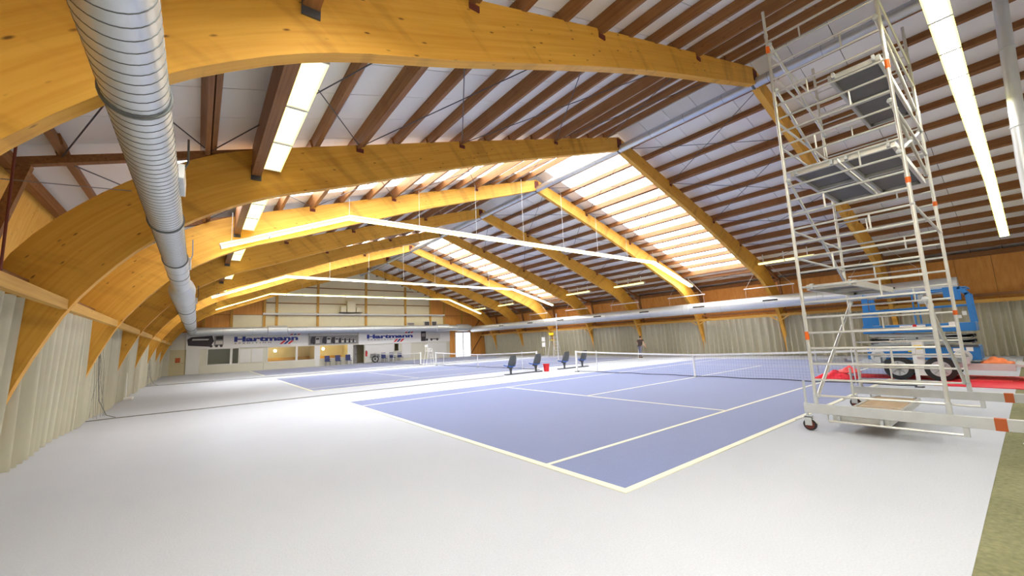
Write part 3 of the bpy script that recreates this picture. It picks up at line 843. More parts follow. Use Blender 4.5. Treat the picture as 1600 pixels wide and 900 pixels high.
rail((X1, YB, 3.55), (X2, YB, 3.5))
for p, q in (((X1, YA - .04, .60), (X2, YA - .04, 2.26)), ((X1, YB + .04, 2.10), (X2, YB + .04, .62)), ((X1, YA - .04, 4.45), (X2, YA - .04, 2.6)), ((X1, YA - .04, 7.2), (X2, YA - .04, 6.2)), ((X1, YA - .04, 6.25), (X2, YA - .04, 5.0)), ((X1, YB + .04, 6.7), (X2, YB + .04, 6.1)), ((X1, YB + .04, 4.4), (X2, YB + .04, 5.6)), ((X1, YB + .04, 5.25), (X2, YB + .04, 4.7))):
    rail(p, q, .027, 'diagonal_brace')
def platform(y0, y1, z, hatch=False, m=None):
    fr = MB()
    fr.box(X1 + .03, X2 - .03, y0, y0 + .05, z - .09, z + .01).box(X1 + .03, X2 - .03, y1 - .05, y1, z - .09, z + .01)
    for x in (X1 + .05, X1 + 1.42, X2 - .09): fr.box(x, x + .06, y0 + .05, y1 - .05, z - .08, z)
    p = fr.build('platform', M['alu'], t)
    for xa, xb in ((X1 + .11, X1 + 1.42), (X1 + 1.48, X2 - .09)):
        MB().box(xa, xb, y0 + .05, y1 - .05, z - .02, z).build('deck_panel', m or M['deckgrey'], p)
    for x in (X1 + .02, X2 - .06):
        for y in (y0 + .06, y1 - .10): MB().box(x - .03, x + .07, y, y + .04, z - .07, z + .02).build('platform_hook', M['lightgrey'], p)
platform(-1.37, -.68, 2.50)
platform(-1.37, -.68, 4.60); platform(-2.10, -1.41, 4.60)
platform(-2.10, -1.41, 6.08)
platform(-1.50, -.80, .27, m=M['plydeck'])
for x in (X1, X2):
    bm_ = MB().box(x - .04, x + .04, -3.02, -.42, .30, .455).build('base_beam', M['lightgrey'], t, bevel=.006)
    MB().box(x - .043, x + .043, -2.68, -2.57, .298, .457).build('marking_tape', M['brownmark'], bm_)
    for y in (YA, YB): MB().tube([(x, y, .44), (x, y, .62)], .034, 12).build('spigot', M['lightgrey'], bm_)
    db = MB().tube([(x, -.74, .31), (x, -.74, .19), (x, -2.30, .19), (x, -2.30, .31)], .02, 8).build('drop_frame', M['alu'], t)
    MB().box(x - .03, x + .03, -2.33, -2.27, .17, .31).build('drop_leg', M['lightgrey'], db)
    for y in (-.45, -2.97):
        c = MB().tube([(x, y, .24), (x, y, .84)], .02, 10).tube([(x, y, .30), (x, y, .47)], .034, 10).build('caster', M['lightgrey'], t)
        MB().tube([(x - .025, y - .02, .10), (x + .025, y - .02, .10)], .098, 20).build('wheel', M['black'], c)
        MB().tube([(x - .03, y - .02, .10), (x + .03, y - .02, .10)], .072, 16).build('wheel_hub', M['rust'], c)
        MB().box(x - .05, x - .038, y - .06, y + .04, .09, .24).box(x + .038, x + .05, y - .06, y + .04, .09, .24).box(x - .05, x + .05, y - .06, y + .04, .225, .245).build('fork', M['lightgrey'], c)
        MB().bar((x, y + .06, .21), (x - .02, y + .19, .16), .05, .015).build('brake_lever', M['alu'], c)
        MB().bar((x, y - .06, .19), (x + .02, y - .15, .10), .05, .015).build('brake_lever', M['alu'], c)

# =================================================================== TRAILER AND SCISSOR LIFT
def wheel(parent, x, y, z, r, w_, tyre, rim, spokes=8):
    o = MB().tube([(x - w_ / 2, y, z), (x - w_ / 2 + .02, y, z), (x + w_ / 2 - .02, y, z), (x + w_ / 2, y, z)], [r - .03, r, r, r - .03], 28).build('wheel', tyre, parent)
    MB().tube([(x - w_ / 2 - .012, y, z), (x + w_ / 2 + .012, y, z)], r * .64, 24).build('wheel_rim', rim, o)
    s = MB()
    for k in range(spokes):
        a = 2 * math.pi * k / spokes
        s.bar((x - w_ / 2 - .02, y + .10 * r * math.cos(a), z + .10 * r * math.sin(a)), (x - w_ / 2 - .02, y + .56 * r * math.cos(a), z + .56 * r * math.sin(a)), .05 * r * 2, .02, (1, 0, 0))
    s.tube([(x - w_ / 2 - .03, y, z), (x - w_ / 2, y, z)], r * .16, 12)
    s.build('spokes', M['grey'], o)
    return o
tr = thing('flat_trailer', 'low grey plant trailer on twin wheels carrying the blue lift', 'trailer', (14.6, -.7, 0))
MB().box(14.05, 15.55, -2.6, .95, .40, .50).build('bed', M['lightgrey'], tr)
MB().box(13.98, 14.06, -2.6, -1.55, .33, .52).box(13.98, 14.06, .2, .95, .33, .50).box(15.55, 15.63, -2.6, .95, .38, .55).build('side_rail', M['lightgrey'], tr)
MB().box(13.80, 14.04, -1.64, .16, .70, .735).box(13.80, 14.04, .16, .30, .52, .70).box(13.80, 14.04, -1.78, -1.64, .52, .70).build('mudguard', M['lightgrey'], tr)
for y in (-.24, -1.17):
    for x in (13.92, 15.72): wheel(tr, x, y, .36, .36, .20, M['black'], M['hubgrey'])
MB().bar((14.3, .95, .44), (14.8, 2.3, .46), .08, .10).bar((15.3, .95, .44), (14.8, 2.3, .46), .08, .10).build('drawbar', M['grey'], tr)
MB().box(14.62, 14.98, 1.3, 1.75, .48, .60).build('jockey_stand', M['grey'], tr)
MB().tube([(14.8, 2.2, .05), (14.8, 2.2, .9)], .03, 10).build('jockey_post', M['lightgrey'], tr)
MB().prism([(-2.6, .46), (-3.35, .30), (-3.35, .34), (-2.6, .52)], 0, 14.05, 15.55).build('loading_ramp', M['lightgrey'], tr)
MB().box(13.86, 13.93, -.86, -.62, .15, 1.22).build('marker_post', M['white'], tr)
MB().box(13.85, 13.862, -.84, -.66, .95, 1.08).build('sticker', M['yellow'], tr)
LX0, LX1, LY0, LY1 = 14.35, 15.35, -2.0, .58
lf = thing('scissor_lift', 'blue and grey scissor lift parked on the trailer behind the scaffold', 'lift', (14.85, -.7, .5))
ch = MB().box(LX0, LX1, LY0, LY1, .60, 1.02).build('chassis', M['blue'], lf, bevel=.02)
MB().box(LX0 - .02, LX0, -.55, .05, .66, .84).box(LX0 - .02, LX0, -1.75, -1.1, .66, .84).build('tray_door', M['blue'], ch)
MB().box(LX0 - .022, LX0 - .002, LY0 + .02, LY1 - .02, .985, 1.05).build('chassis_lip', M['darkgrey'], ch)
MB().box(LX0 - .015, LX0 - .001, -.70, -.45, .76, .94).build('warning_sticker', M['yellow'], ch)
MB().box(LX0 - .015, LX0 - .001, -1.86, -1.72, .86, .98).box(LX0 - .015, LX0 - .001, -1.60, -1.45, .86, .95).build('white_sticker', M['white'], ch)
for y in (.30, -1.62):
    for x in (LX0 + .03, LX1 - .03): wheel(lf, x, y, .70, .20, .14, M['lightgrey'], M['grey'], 6)
zc = [1.08, 1.16, 1.24, 1.32, 1.40]
for i in range(4):
    for x in (LX0 + .10, LX1 - .10):
        a, b = (LY0 + .08, LY1 - .12)
        MB().bar((x, a, zc[i] if i % 2 else zc[i + 1]), (x, b, zc[i + 1] if i % 2 else zc[i]), .06, .085).build('scissor_arm', M['armgrey'], lf)
for y in (LY0 + .12, -.7, LY1 - .16):
    for z in (1.12, 1.28): MB().tube([(LX0 + .02, y, z), (LX1 - .02, y, z)], .028, 10).build('pivot_pin', M['steel'], lf)
for body, size, lx, ly, lz in (('Genie', .20, LX0 + .055, -.02, 1.14), ('E-DRIVE', .11, LX0 - .012, .50, .90)):
  me, wd = text_mesh(body, size, 1.0, .006, .003)
  me.materials.append(M['white'])
  for m2 in islands(me):
    o = bpy.data.objects.new('letter', m2); COL.objects.link(o); o.parent = lf
    o.matrix_local =  Matrix.Translation(Vector((lx, ly, lz)) - Vector((14.85, -.7, .5))) @ Matrix.Rotation(math.radians(-90), 4, 'Z') @ Matrix.Rotation(math.radians(90), 4, 'X')
pf = MB().box(LX0 - .03, LX1 + .03, LY0, LY1 + .02, 1.46, 1.72).build('platform', M['blue'], lf, bevel=.015)
MB().box(LX0 - .045, LX0 - .03, -.95, -.35, 1.56, 1.70).build('white_sticker', M['banner'], pf)
MB().box(LX0 - .05, LX0 - .03, -.75, -.66, 1.55, 1.72).build('red_sticker', M['red'], pf)
MB().box(LX0 - .05, LX0 - .03, -1.62, -1.46, 1.60, 1.76).build('white_sticker', M['white'], pf)
MB().box(LX0, LX1, LY0 + .02, LY1, 1.72, 1.735).build('deck', M['grey'], pf)
for x in (LX0, LX1):
    MB().tube([(x, LY1 - .30, 2.72), (x, LY0 + .06, 2.78)], .026, 10).build('guard_rail', M['blue'], lf)
    MB().tube([(x, LY1 - .06, 2.22), (x, LY0 + .06, 2.25)], .022, 10).build('guard_rail', M['blue'], lf)
    MB().bar((x, LY0 + .04, 1.72), (x, LY0 + .06, 2.60), .05, .10).bar((x, LY0 + .06, 2.56), (x, LY0 + .22, 2.80), .05, .10).bar((x, LY0 + .18, 2.77), (x, LY0 + .55, 2.78), .05, .08).build('end_hoop', M['blue'], lf)
    MB().box(x - .03, x + .03, LY0 + .25, LY0 + .55, 2.45, 2.78).build('gusset_plate', M['blue'], lf)
    MB().box(x - .03, x + .03, LY1 - .26, LY1 - .02, 1.72, 2.12).box(x - .03, x + .03, LY1 - .22, LY1 - .06, 2.12, 2.66).build('entry_post', M['blue'], lf)
    MB().tube([(x, -.75, 1.72), (x, -.75, 2.75)], .022, 10).build('rail_post', M['blue'], lf)
for z in (2.25, 2.78):
    for y in (LY0 + .06, LY1 - .12): MB().tube([(LX0, y, z), (LX1, y, z)], .024, 10).build('cross_rail', M['blue'], lf)
MB().box(LX0 - .08, LX0 + .10, -1.02, -.88, 2.36, 2.66).build('control_box', M['grey'], lf, bevel=.01)
MB().tube([(LX0 - .02, -.92, 2.66), (LX0 - .02, -.92, 2.76)], .03, 8).build('joystick', M['black'], lf)
MB().box(LX1 - .02, LX1, -1.80, -1.70, 1.95, 2.08).box(LX1 - .02, LX1, -1.68, -1.58, 1.86, 1.96).build('notice_plate', M['white'], lf)

# =================================================================== RED SHEETS AND CLOTHS
def cloth_sheet(name, m, x0, x1, y0, y1, z, amp, nx, ny, seed, label, cat, th=.012):
    r = random.Random(seed); b = MB()
    ph = [r.random() * 6 for _ in range(6)]
    for side in (0, 1):
        for j in range(ny + 1):
            for i in range(nx + 1):
                u, v = i / nx, j / ny
                e = math.sin(math.pi * u) * math.sin(math.pi * v)
                h = amp * (abs(math.sin(7 * u + ph[0] + 2 * math.sin(3 * v + ph[1]))) * .6 + abs(math.sin(9 * v + ph[2] + 1.6 * math.sin(5 * u + ph[3]))) * .5) * (.25 + .75 * e) + amp * .8 * e * e
                b.v.append((x0 + (x1 - x0) * u + .04 * math.sin(6 * v + ph[4]), y0 + (y1 - y0) * v + .05 * math.sin(7 * u + ph[5]), z + (h if side else 0) + side * th))
    n = (nx + 1) * (ny + 1)
    for side in (0, 1):
        for j in range(ny):
            for i in range(nx):
                k = side * n + j * (nx + 1) + i
                q = (k, k + 1, k + nx + 2, k + nx + 1); b.face(q if side else q[::-1], True)
    ring = [i for i in range(nx)] + [j * (nx + 1) + nx for j in range(ny)] + [ny * (nx + 1) + nx - i for i in range(nx)] + [(ny - j) * (nx + 1) for j in range(ny)]
    for a, c in zip(ring, ring[1:] + ring[:1]): b.face((a, c, c + n, a + n))
    return tag(b.build(name, m, base=((x0 + x1) / 2, (y0 + y1) / 2, z)), label, cat)
cloth_sheet('red_ground_sheet', M['redcloth'], 12.45, 15.9, -3.7, -1.14, .002, .02, 20, 24, 3, 'flat red sheet spread on the floor beyond the trailer wheels', 'sheet')
cloth_sheet('dark_red_sheet', M['redcloth'], 14.08, 15.4, -1.1, 1.1, .002, .015, 14, 18, 4, 'red sheet lying in shadow under the trailer between its wheels', 'sheet')
cloth_sheet('pale_red_mat', M['pinkred'], 13.9, 15.2, -2.55, -1.45, .035, .02, 10, 10, 8, 'paler red mat lying on the red sheet behind the trailer wheels', 'mat')
cloth_sheet('red_tarpaulin_heap', M['redcloth'], 12.75, 13.7, .75, 1.75, .02, .16, 26, 26, 5, 'crumpled bright red tarpaulin heaped on the floor before the trailer', 'tarpaulin')
cloth_sheet('folded_red_tarpaulin', M['pinkred'], 13.3, 13.9, .70, 1.30, .20, .12, 16, 16, 12, 'folded pale red tarpaulin lying on top of the crumpled heap', 'tarpaulin')
cloth_sheet('orange_cloth', M['orangecloth'], 14.12, 14.9, -2.55, -1.98, .51, .10, 22, 22, 9, 'orange cloth bunched at the end of the trailer bed', 'cloth')
# =================================================================== TENNIS NETS
def net(yc, half, label, sag=.156, stick=5.03):
    X = 11.885
    t = thing('tennis_net', label, 'net', (X, yc, 0), 'tennis nets')
    def top(y):
        u = abs(y - yc) / half
        return .914 + sag * u ** 1.3
    N = 30
    ys = [yc - half + 2 * half * i / N for i in range(N + 1)]
    b = MB()
    for y0, y1 in zip(ys, ys[1:]):
        n = len(b.v)
        for x in (X - .012, X + .012):
            b.v += [(x, y0, top(y0) - .065), (x, y1, top(y1) - .065), (x, y1, top(y1)), (x, y0, top(y0))]
        for q in ((0, 1, 2, 3), (7, 6, 5, 4), (3, 2, 6, 7), (0, 4, 5, 1)): b.face([n + i for i in q])
    b.build('top_band', M['tape'], t)
    m = MB(); s_ = .09
    k = int(2 * half / s_)
    for i in range(k + 1):
        y = yc - half + 2 * half * i / k
        m.bar((X, y, .06), (X, y, top(y) - .06), .0018, .0018, (1, 0, 0))
    for j in range(1, 10):
        z = .06 + j * .09
        for y0, y1 in zip(ys[::5], ys[5::5]):
            if z < min(top(y0), top(y1)) - .05: m.bar((X, y0, z), (X, y1, z), .0018, .0018)
    m.build('netting', M['cord'], t, kind='stuff')
    MB().tube([(X, y, .05 + .012 * math.sin(y * 3.1)) for y in ys], .016, 6).build('bottom_cord', M['cord'], t)
    MB().box(X - .015, X + .015, yc - .03, yc + .03, .02, .90).build('center_strap', M['tape'], t)
    MB().box(X - .04, X + .04, yc - .06, yc + .06, .006, .05).build('strap_anchor', M['grey'], t)
    for sg in (-1, 1):
        y = yc + sg * half
        p = MB().box(X - .04, X + .04, y - .04, y + .04, .012, 1.09).build('net_post', M['white'], t, bevel=.008)
        MB().box(X - .09, X + .09, y - .09, y + .09, 0.0, .03).build('post_foot', M['steel'], p)
        MB().tube([(X, yc + sg * stick, .006), (X, yc + sg * stick, 1.10)], .018, 8).build('singles_stick', M['white'], t)
net(5.485, 6.40, 'white-banded tennis net on the court nearest the scaffold')
net(21.45, 6.40, 'white-banded tennis net on the middle court behind the charcoal seats')
net(37.2, 6.40, 'white-banded tennis net on the last court before the clubhouse windows')

# =================================================================== COURT SIDE BENCHES, BUCKET
def seat_shell(t, x, y, back, pan):
    """Charcoal shell facing +y with a blue pan."""
    b = MB(); n = 9; L = []
    prof = [(-.02, .36), (.02, .40), (-.10, .46), (-.18, .62), (-.25, .82), (-.30, 1.0)]
    wdt = [.14, .20, .24, .25, .23, .17]
    rows = []
    for (dy, z), wd_ in zip(prof, wdt):
        row = []
        for i in range(n):
            u = -1 + 2 * i / (n - 1)
            row.append((x + wd_ * u, y + dy + .10 * u * u, z - .02 * u * u)); 
        rows.append(row)
    for th in (0, -.035):
        for row in rows: b.v += [(px, py + th, pz) for px, py, pz in row]
    m = len(rows) * n
    for s in (0, 1):
        for j in range(len(rows) - 1):
            for i in range(n - 1):
                k = s * m + j * n + i; b.face((k, k + 1, k + n + 1, k + n), True)
    edge = list(range(n)) + [j * n + n - 1 for j in range(1, len(rows))] + [m - 1 - i for i in range(1, n)] + [j * n for j in range(len(rows) - 2, 0, -1)]
    for p, q in zip(edge, edge[1:] + edge[:1]): b.face((p, q, q + m, p + m))
    sh = b.build('seat_shell', back, t)
    c = MB(); rows = []
    for k, (dy, z, wd_) in enumerate(((-.12, .44, .20), (.02, .42, .22), (.20, .44, .23), (.34, .47, .22), (.38, .45, .20))):
        rows.append([(x + wd_ * (-1 + 2 * i / 6), y + dy, z + .05 * (-1 + 2 * i / 6) ** 2) for i in range(7)])
    for th in (0, -.04):
        for row in rows: c.v += [(px, py, pz + th) for px, py, pz in row]
    for s in (0, 1):
        for j in range(4):
            for i in range(6):
                k = s * 35 + j * 7 + i; c.face((k, k + 1, k + 8, k + 7), True)
    edge = list(range(7)) + [j * 7 + 6 for j in range(1, 5)] + [34 - i for i in range(1, 7)] + [j * 7 for j in range(3, 0, -1)]
    for p, q in zip(edge, edge[1:] + edge[:1]): c.face((p, q, q + 35, p + 35))
    c.build('seat_pan', pan, sh)
    MB().tube([(x, y + .04, .40), (x, y + .04, .26), (x, y + .04, .14), (x, y + .04, .05)], [.12, .07, .05, .06], 14).build('pedestal', M['darkgrey'], sh)
def bench(xs_, yc, x0, x1, label):
    t = thing('player_bench', label, 'bench', ((x0 + x1) / 2, yc, 0), 'player benches between the courts')
    MB().box(x0, x1, yc - .06, yc + .14, 0.0, .05).build('base_bar', M['steel'], t, bevel=.008)
    for x in xs_: seat_shell(t, x, yc, M['darkgrey'], M['chairblue'])
bench((9.12, 10.86), 13.95, 8.75, 11.25, 'pair of charcoal shell seats with blue pans beside the red bucket')
bench((13.1, 14.62), 13.98, 12.6, 15.1, 'pair of charcoal shell seats with blue pans behind the net post')
bk = thing('red_bucket', 'red plastic bucket standing at the end of a seat bar', 'bucket', (11.42, 13.75, 0))
b = MB(); n = 24
for r, z in ((.135, 0), (.175, .38), (.19, .38), (.19, .41), (.17, .41), (.165, .37), (.13, .02)):
    for k in range(n): b.v.append((11.42 + r * math.cos(2 * math.pi * k / n), 13.75 + r * math.sin(2 * math.pi * k / n), z))
for i in range(6):
    for k in range(n): b.face((i * n + k, i * n + (k + 1) % n, (i + 1) * n + (k + 1) % n, (i + 1) * n + k), True)
b.face(range(n)); b.face([6 * n + k for k in range(n)])
b.build('bucket_body', M['red'], bk)
MB().tube([(11.42 + .19 * math.cos(a), 13.75 - .02 - .05 * math.sin(a), .36 - .10 * math.sin(a)) for a in [math.pi * i / 12 for i in range(13)]], .006, 6).build('handle', M['steel'], bk)

# =================================================================== UMPIRE CHAIRS
def umpire(x, y, label, seatmat, big=1.0):
    t = thing('umpire_chair', label, 'chair', (x, y, 0), 'umpire chairs')
    for sy in (-1, 1):
        for sx in (-1, 1):
            MB().tube([(x + sx * .55, y + sy * .42, 0), (x + sx * .25, y + sy * .32, 1.65)], .025, 8).build('leg', M['white'], t)
        MB().tube([(x - .28, y + sy * .32, 1.65), (x - .30, y + sy * .32, 2.45)], .022, 8).build('back_post', M['white'], t)
        MB().tube([(x - .28, y + sy * .34, 1.95), (x + .28, y + sy * .34, 1.95), (x + .26, y + sy * .32, 1.65)], .02, 8).build('armrest', M['white'], t)
    for i in range(5):
        z = .3 + .3 * i; dx = .55 - .3 * z / 1.65; dy = .42 - .1 * z / 1.65
        MB().bar((x + dx, y - dy, z), (x + dx, y + dy, z), .08, .025).build('step', M['white'], t)
    MB().box(x - .30, x + .30, y - .34, y + .34, 1.63, 1.68).build('seat', seatmat, t)
    MB().box(x - .34, x - .30, y - .34, y + .34, 2.15, 2.40).build('backrest', seatmat, t)
    return t
u1 = umpire(24.7, 27.0, 'white ladder umpire chair with yellow seat boards before the far curtain', M['yellow'])
MB().box(24.4, 24.44, 28.0, 28.5, 1.55, 2.0).box(24.4, 24.44, 28.0, 28.5, 1.0, 1.45).build('score_board', M['white'], u1)
MB().tube([(24.45, 28.02, .0), (24.45, 28.02, 2.05)], .02, 8).build('score_board_post', M['white'], u1)
u2 = umpire(12.0, 29.4, 'white ladder umpire chair between the middle and last court', M['white'])
u2.scale = (.72, .72, .72)
p = thing('white_net_pole', 'tall thin white pole standing on the middle court beside the seats', 'pole', (19.7, 21.3, 0))
MB().tube([(19.7, 21.3, .04), (19.7, 21.3, 3.87)], .04, 10).build('pole_shaft', M['white'], p)
MB().tube([(19.7, 21.3, 0), (19.7, 21.3, .05)], .16, 16).build('pole_foot', M['white'], p)

# =================================================================== DIVIDER NETS AND ROPES
def divider(y, label, rope_label, far):
    t = thing('divider_net', label, 'net', (-6.2, y, 0), 'gathered divider nets')
    r = random.Random(int(y)); m = MB()
    for k in range(16):
        a = r.uniform(-.05, .40); top = (-6.32 + r.uniform(-.05, .08), y + r.uniform(-.2, .9), 2.62)
        foot = (-6.42 + a, y + r.uniform(-.1, .9), .03)
        mid = ((top[0] + foot[0]) / 2 + r.uniform(-.02, .14), (top[1] + foot[1]) / 2 + r.uniform(-.15, .15), 1.3)
        m.tube([top, mid, foot], .0035, 4, caps=False)
    m.build('gathered_netting', M['rope'], t, kind='stuff')
    MB().tube([(-6.2, y + .15, 2.3), (-6.14, y + .1, 1.2), (-6.08, y + .02, .55), (-5.9, y, .12), (-5.7, y, .03)], .011, 8).build('edge_rope', M['rope'], t)
    pts = [(-6.35, y - .1, .014), (-5.73, y, .014), (-3.45, y - .02, .014), (-1.6, y + .03, .014), (1, y, .014), (3.65, y - .05, .014), (6, y - .04, .014), (8.4, y - .08, .014)] + ([(12, y, .014), (18, y + .05, .014), (25.5, y, .014)] if far else [])
    o = MB().tube(pts, .013 if not far else .018, 6).build('floor_rope', M['rope'], base=(0, y, 0))
    tag(o, rope_label, 'rope', 'floor ropes of the divider nets')
divider(13.72, 'dark divider net gathered against the curtain between the first two courts', 'thin dark rope lying across the floor between the first two courts', False)
divider(29.6, 'dark divider net gathered against the curtain between the last two courts', 'thin dark rope lying across the floor between the last two courts', True)
o = MB().tube([(-6.2, 20.6, .02), (-6.25, 20.9, 1.55)], .03, 8).build('white_stick', M['white']); tag(o, 'white stick leaning upright against the pleated curtain', 'stick')
o = MB().box(-6.35, -5.95, 20.2, 20.75, 0, .10).build('white_foam_block', M['white'], bevel=.02); tag(o, 'small white block lying at the foot of the curtain', 'block')

# =================================================================== BANNERS
def letters(parent, body, x, z, size, wdt, m, bold=.012, shear=0.0, spacing=1.0, y=Y_END - .085):
    me, wd = text_mesh(body, size, 1.0, bold * 1.35, .003, spacing, shear)
    k = wdt / wd
    for v in me.vertices: v.co.x *= k
    me.materials.append(m)
    for m2 in islands(me):
        o = bpy.data.objects.new('letter', m2); COL.objects.link(o); o.parent = parent
        o.location = Vector((x, y, z)) - origin(parent); o.rotation_euler = (math.pi / 2, 0, 0)
def stripes(parent, x, z, w_, h, sk):
    for i, m in enumerate((M['logo_red'], M['logo_blue'], M['logo_red'])):
        a = x + i * w_ * 1.45
        MB().prism([(a, z), (a + w_, z), (a + w_ + sk, z + h), (a + sk, z + h)], 1, Y_END - .088, Y_END - .082).build('stripe', m, parent)
def printed(parent, poly, m, lift=0.0, nm='printed_shape'):
    MB().prism(poly, 1, Y_END - .086 - lift, Y_END - .080).build(nm, m, parent)
def rect(x0, x1, z0, z1): return [(x0, z0), (x1, z0), (x1, z1), (x0, z1)]
def disc(x, z, r): return [(x + r * math.cos(a * math.pi / 6), z + r * math.sin(a * math.pi / 6)) for a in range(12)]
b1 = thing('sponsor_banner', 'white banner with a dark tanker truck picture and blue lettering over two windows', 'banner', (0, Y_END, 2.8), 'banners above the clubhouse')
MB().box(-4.75, 5.08, Y_END - .08, Y_END - .05, 2.22, 3.55).build('banner_sheet', M['banner'], b1)
printed(b1, [(-4.6, 2.55), (-3.0, 2.40), (-2.75, 2.9), (-2.9, 3.4), (-4.4, 3.30), (-4.68, 3.1)], M['print_dark'])
printed(b1, [(-4.35, 3.0), (-3.2, 3.0), (-3.1, 3.12), (-4.3, 3.14)], M['print_light'], .003)
printed(b1, [(-2.75, 2.45), (-2.05, 2.5), (-2.05, 3.42), (-2.75, 3.35)], M['print_mid'])
printed(b1, rect(-2.6, -2.1, 3.02, 3.32), M['print_dark'], .003); printed(b1, rect(-2.62, -2.1, 2.6, 2.9), M['print_light'], .003)
for x in (-2.95, -2.55, -2.2): printed(b1, disc(x, 2.45, .12), M['print_dark'], .004)
letters(b1, 'Hartmann', -1.23, 2.80, .62, 5.4, M['logo_blue'], .022)
letters(b1, 'SPEDITION', -1.20, 2.58, .17, 3.0, M['print_mid'], .004, spacing=1.7)
stripes(b1, 2.5, 2.42, .24, .34, .35); stripes(b1, 3.4, 3.30, .22, .20, .22)
b2 = thing('truck_fleet_banner', 'grey picture banner of a row of parked trucks over the third window', 'banner', (7.7, Y_END, 2.8), 'banners above the clubhouse')
MB().box(5.16, 10.16, Y_END - .08, Y_END - .05, 2.22, 3.55).build('banner_sheet', M['print_mid'], b2)
printed(b2, rect(5.2, 10.1, 3.15, 3.5), M['print_light'])
for i, (x, s_) in enumerate(((5.75, 1.0), (6.85, .95), (7.7, .85), (8.35, .7), (8.85, .62), (9.3, .56), (9.7, .5))):
    printed(b2, [(x - .42 * s_, 2.35), (x + .1 * s_, 2.35), (x + .1 * s_, 2.35 + .75 * s_), (x - .3 * s_, 2.35 + .72 * s_), (x - .42 * s_, 2.35 + .4 * s_)], M['print_dark'], .002)
    printed(b2, [(x + .06 * s_, 2.38), (x + .46 * s_, 2.38), (x + .46 * s_, 2.38 + .62 * s_), (x + .06 * s_, 2.38 + .62 * s_)], M['print_light'], .004)
    printed(b2, rect(x + .10 * s_, x + .42 * s_, 2.38 + .36 * s_, 2.38 + .56 * s_), M['print_dark'], .006)
    printed(b2, disc(x - .1 * s_, 2.38, .1 * s_), M['black'], .006)
b3 = thing('sponsor_banner', 'white banner with blue lettering and a white truck over the small dark window', 'banner', (16, Y_END, 2.8), 'banners above the clubhouse')
MB().box(10.24, 21.7, Y_END - .08, Y_END - .05, 2.05, 3.55).build('banner_sheet', M['banner'], b3)
letters(b3, 'Hartmann', 11.13, 2.72, .58, 5.5, M['logo_blue'], .022)
letters(b3, 'SPEDITION', 11.2, 2.50, .16, 3.4, M['print_mid'], .004, spacing=1.7)
stripes(b3, 14.2, 2.22, .26, .36, .36); stripes(b3, 15.6, 3.22, .24, .22, .24)
printed(b3, rect(17.7, 18.35, 2.2, 3.4), M['print_dark']); printed(b3, rect(17.8, 18.25, 2.75, 3.15), M['print_mid'], .003)
printed(b3, [(18.4, 2.35), (20.3, 2.35), (20.3, 3.05), (18.4, 3.2)], M['print_light'])
for x in (18.5, 19.1, 19.9): printed(b3, disc(x, 2.36, .15), M['print_dark'], .003)
printed(b3, rect(18.9, 20.1, 2.36, 2.46), M['print_dark'], .002)

# =================================================================== THINGS ALONG THE END WALL
k = 0
for grp, xs_, m, txt in (('chairs under the third clubhouse window', (6.9, 7.95, 9.0), 'navy', 'navy chair under the third clubhouse window, %s'), ('chairs under the small dark window', (12.9, 13.85, 14.8), 'navy', 'navy chair with white band under the small dark window, %s')):
    for i, x in enumerate(xs_):
        nth = ['first from the red extinguisher', 'middle of three', 'last from the red extinguisher'][i] if x > 10 else ['first from the door with the notice', 'middle of three', 'last before the open doorway'][i]
        t = thing('clubhouse_chair', txt % nth, 'chair', (x, 42.5, 0), grp)
        MB().box(x - .26, x + .26, 42.25, 42.72, .42, .48).build('seat', M['navy'], t, bevel=.02)
        MB().prism([(42.70, .46), (42.76, .46), (42.86, 1.02), (42.80, 1.04)], 0, x - .25, x + .25).build('backrest', M['navy'], t)
        if x > 10: MB().prism([(42.77, .88), (42.79, .88), (42.805, .98), (42.78, .98)], 0, x - .26, x + .26).build('white_band', M['white'], t)
        for sx in (-1, 1):
            for yy in (42.3, 42.7): MB().tube([(x + sx * .22, yy, 0), (x + sx * .2, yy, .43)], .016, 6).build('leg', M['steel'], t)
            MB().bar((x + sx * .27, 42.3, .64), (x + sx * .27, 42.76, .66), .04, .03).build('armrest', M['steel'], t)
h = thing('hose_reel', 'black wheel-like hose reel standing beside the navy chairs', 'hose reel', (11.85, 42.5, 0))
MB().tube([(11.85 + .34 * math.cos(a * math.pi / 12), 42.45, .40 + .34 * math.sin(a * math.pi / 12)) for a in range(24)], .06, 8, closed=True).build('reel_ring', M['black'], h)
MB().tube([(11.85, 42.35, .40), (11.85, 42.55, .40)], .10, 12).build('reel_hub', M['steel'], h)
for s in (-1, 1): MB().tube([(11.85, 42.55, .40), (11.85 + s * .4, 42.62, 0.0)], .02, 6).build('stand_leg', M['steel'], h)
MB().box(11.35, 12.4, 42.62, 42.66, .55, 1.0).build('reel_board', M['print_mid'], h)
f = thing('fire_extinguisher', 'red fire extinguisher hanging beside the open doorway', 'extinguisher', (11.05, 43.0, .9))
MB().tube([(11.05, 43.02, .72), (11.05, 43.02, .76), (11.05, 43.02, 1.22), (11.05, 43.02, 1.30), (11.05, 43.02, 1.34)], [.05, .09, .09, .05, .03], 14).build('cylinder_body', M['red'], f)
MB().tube([(11.05, 43.02, 1.32), (11.12, 42.98, 1.30), (11.16, 42.98, 1.0)], .014, 6).build('hose', M['black'], f)
MB().box(11.0, 11.1, 43.0, 43.14, 1.30, 1.38).build('valve', M['steel'], f)
a = thing('wall_shelf_unit', 'white boxes on a dark shelf bracketed to the cream gable boards', 'shelf', (9.2, 42.9, 5.6))
MB().box(8.1, 10.5, Y_END - .62, Y_END - .05, 5.58, 5.64).build('shelf_board', M['steel'], a)
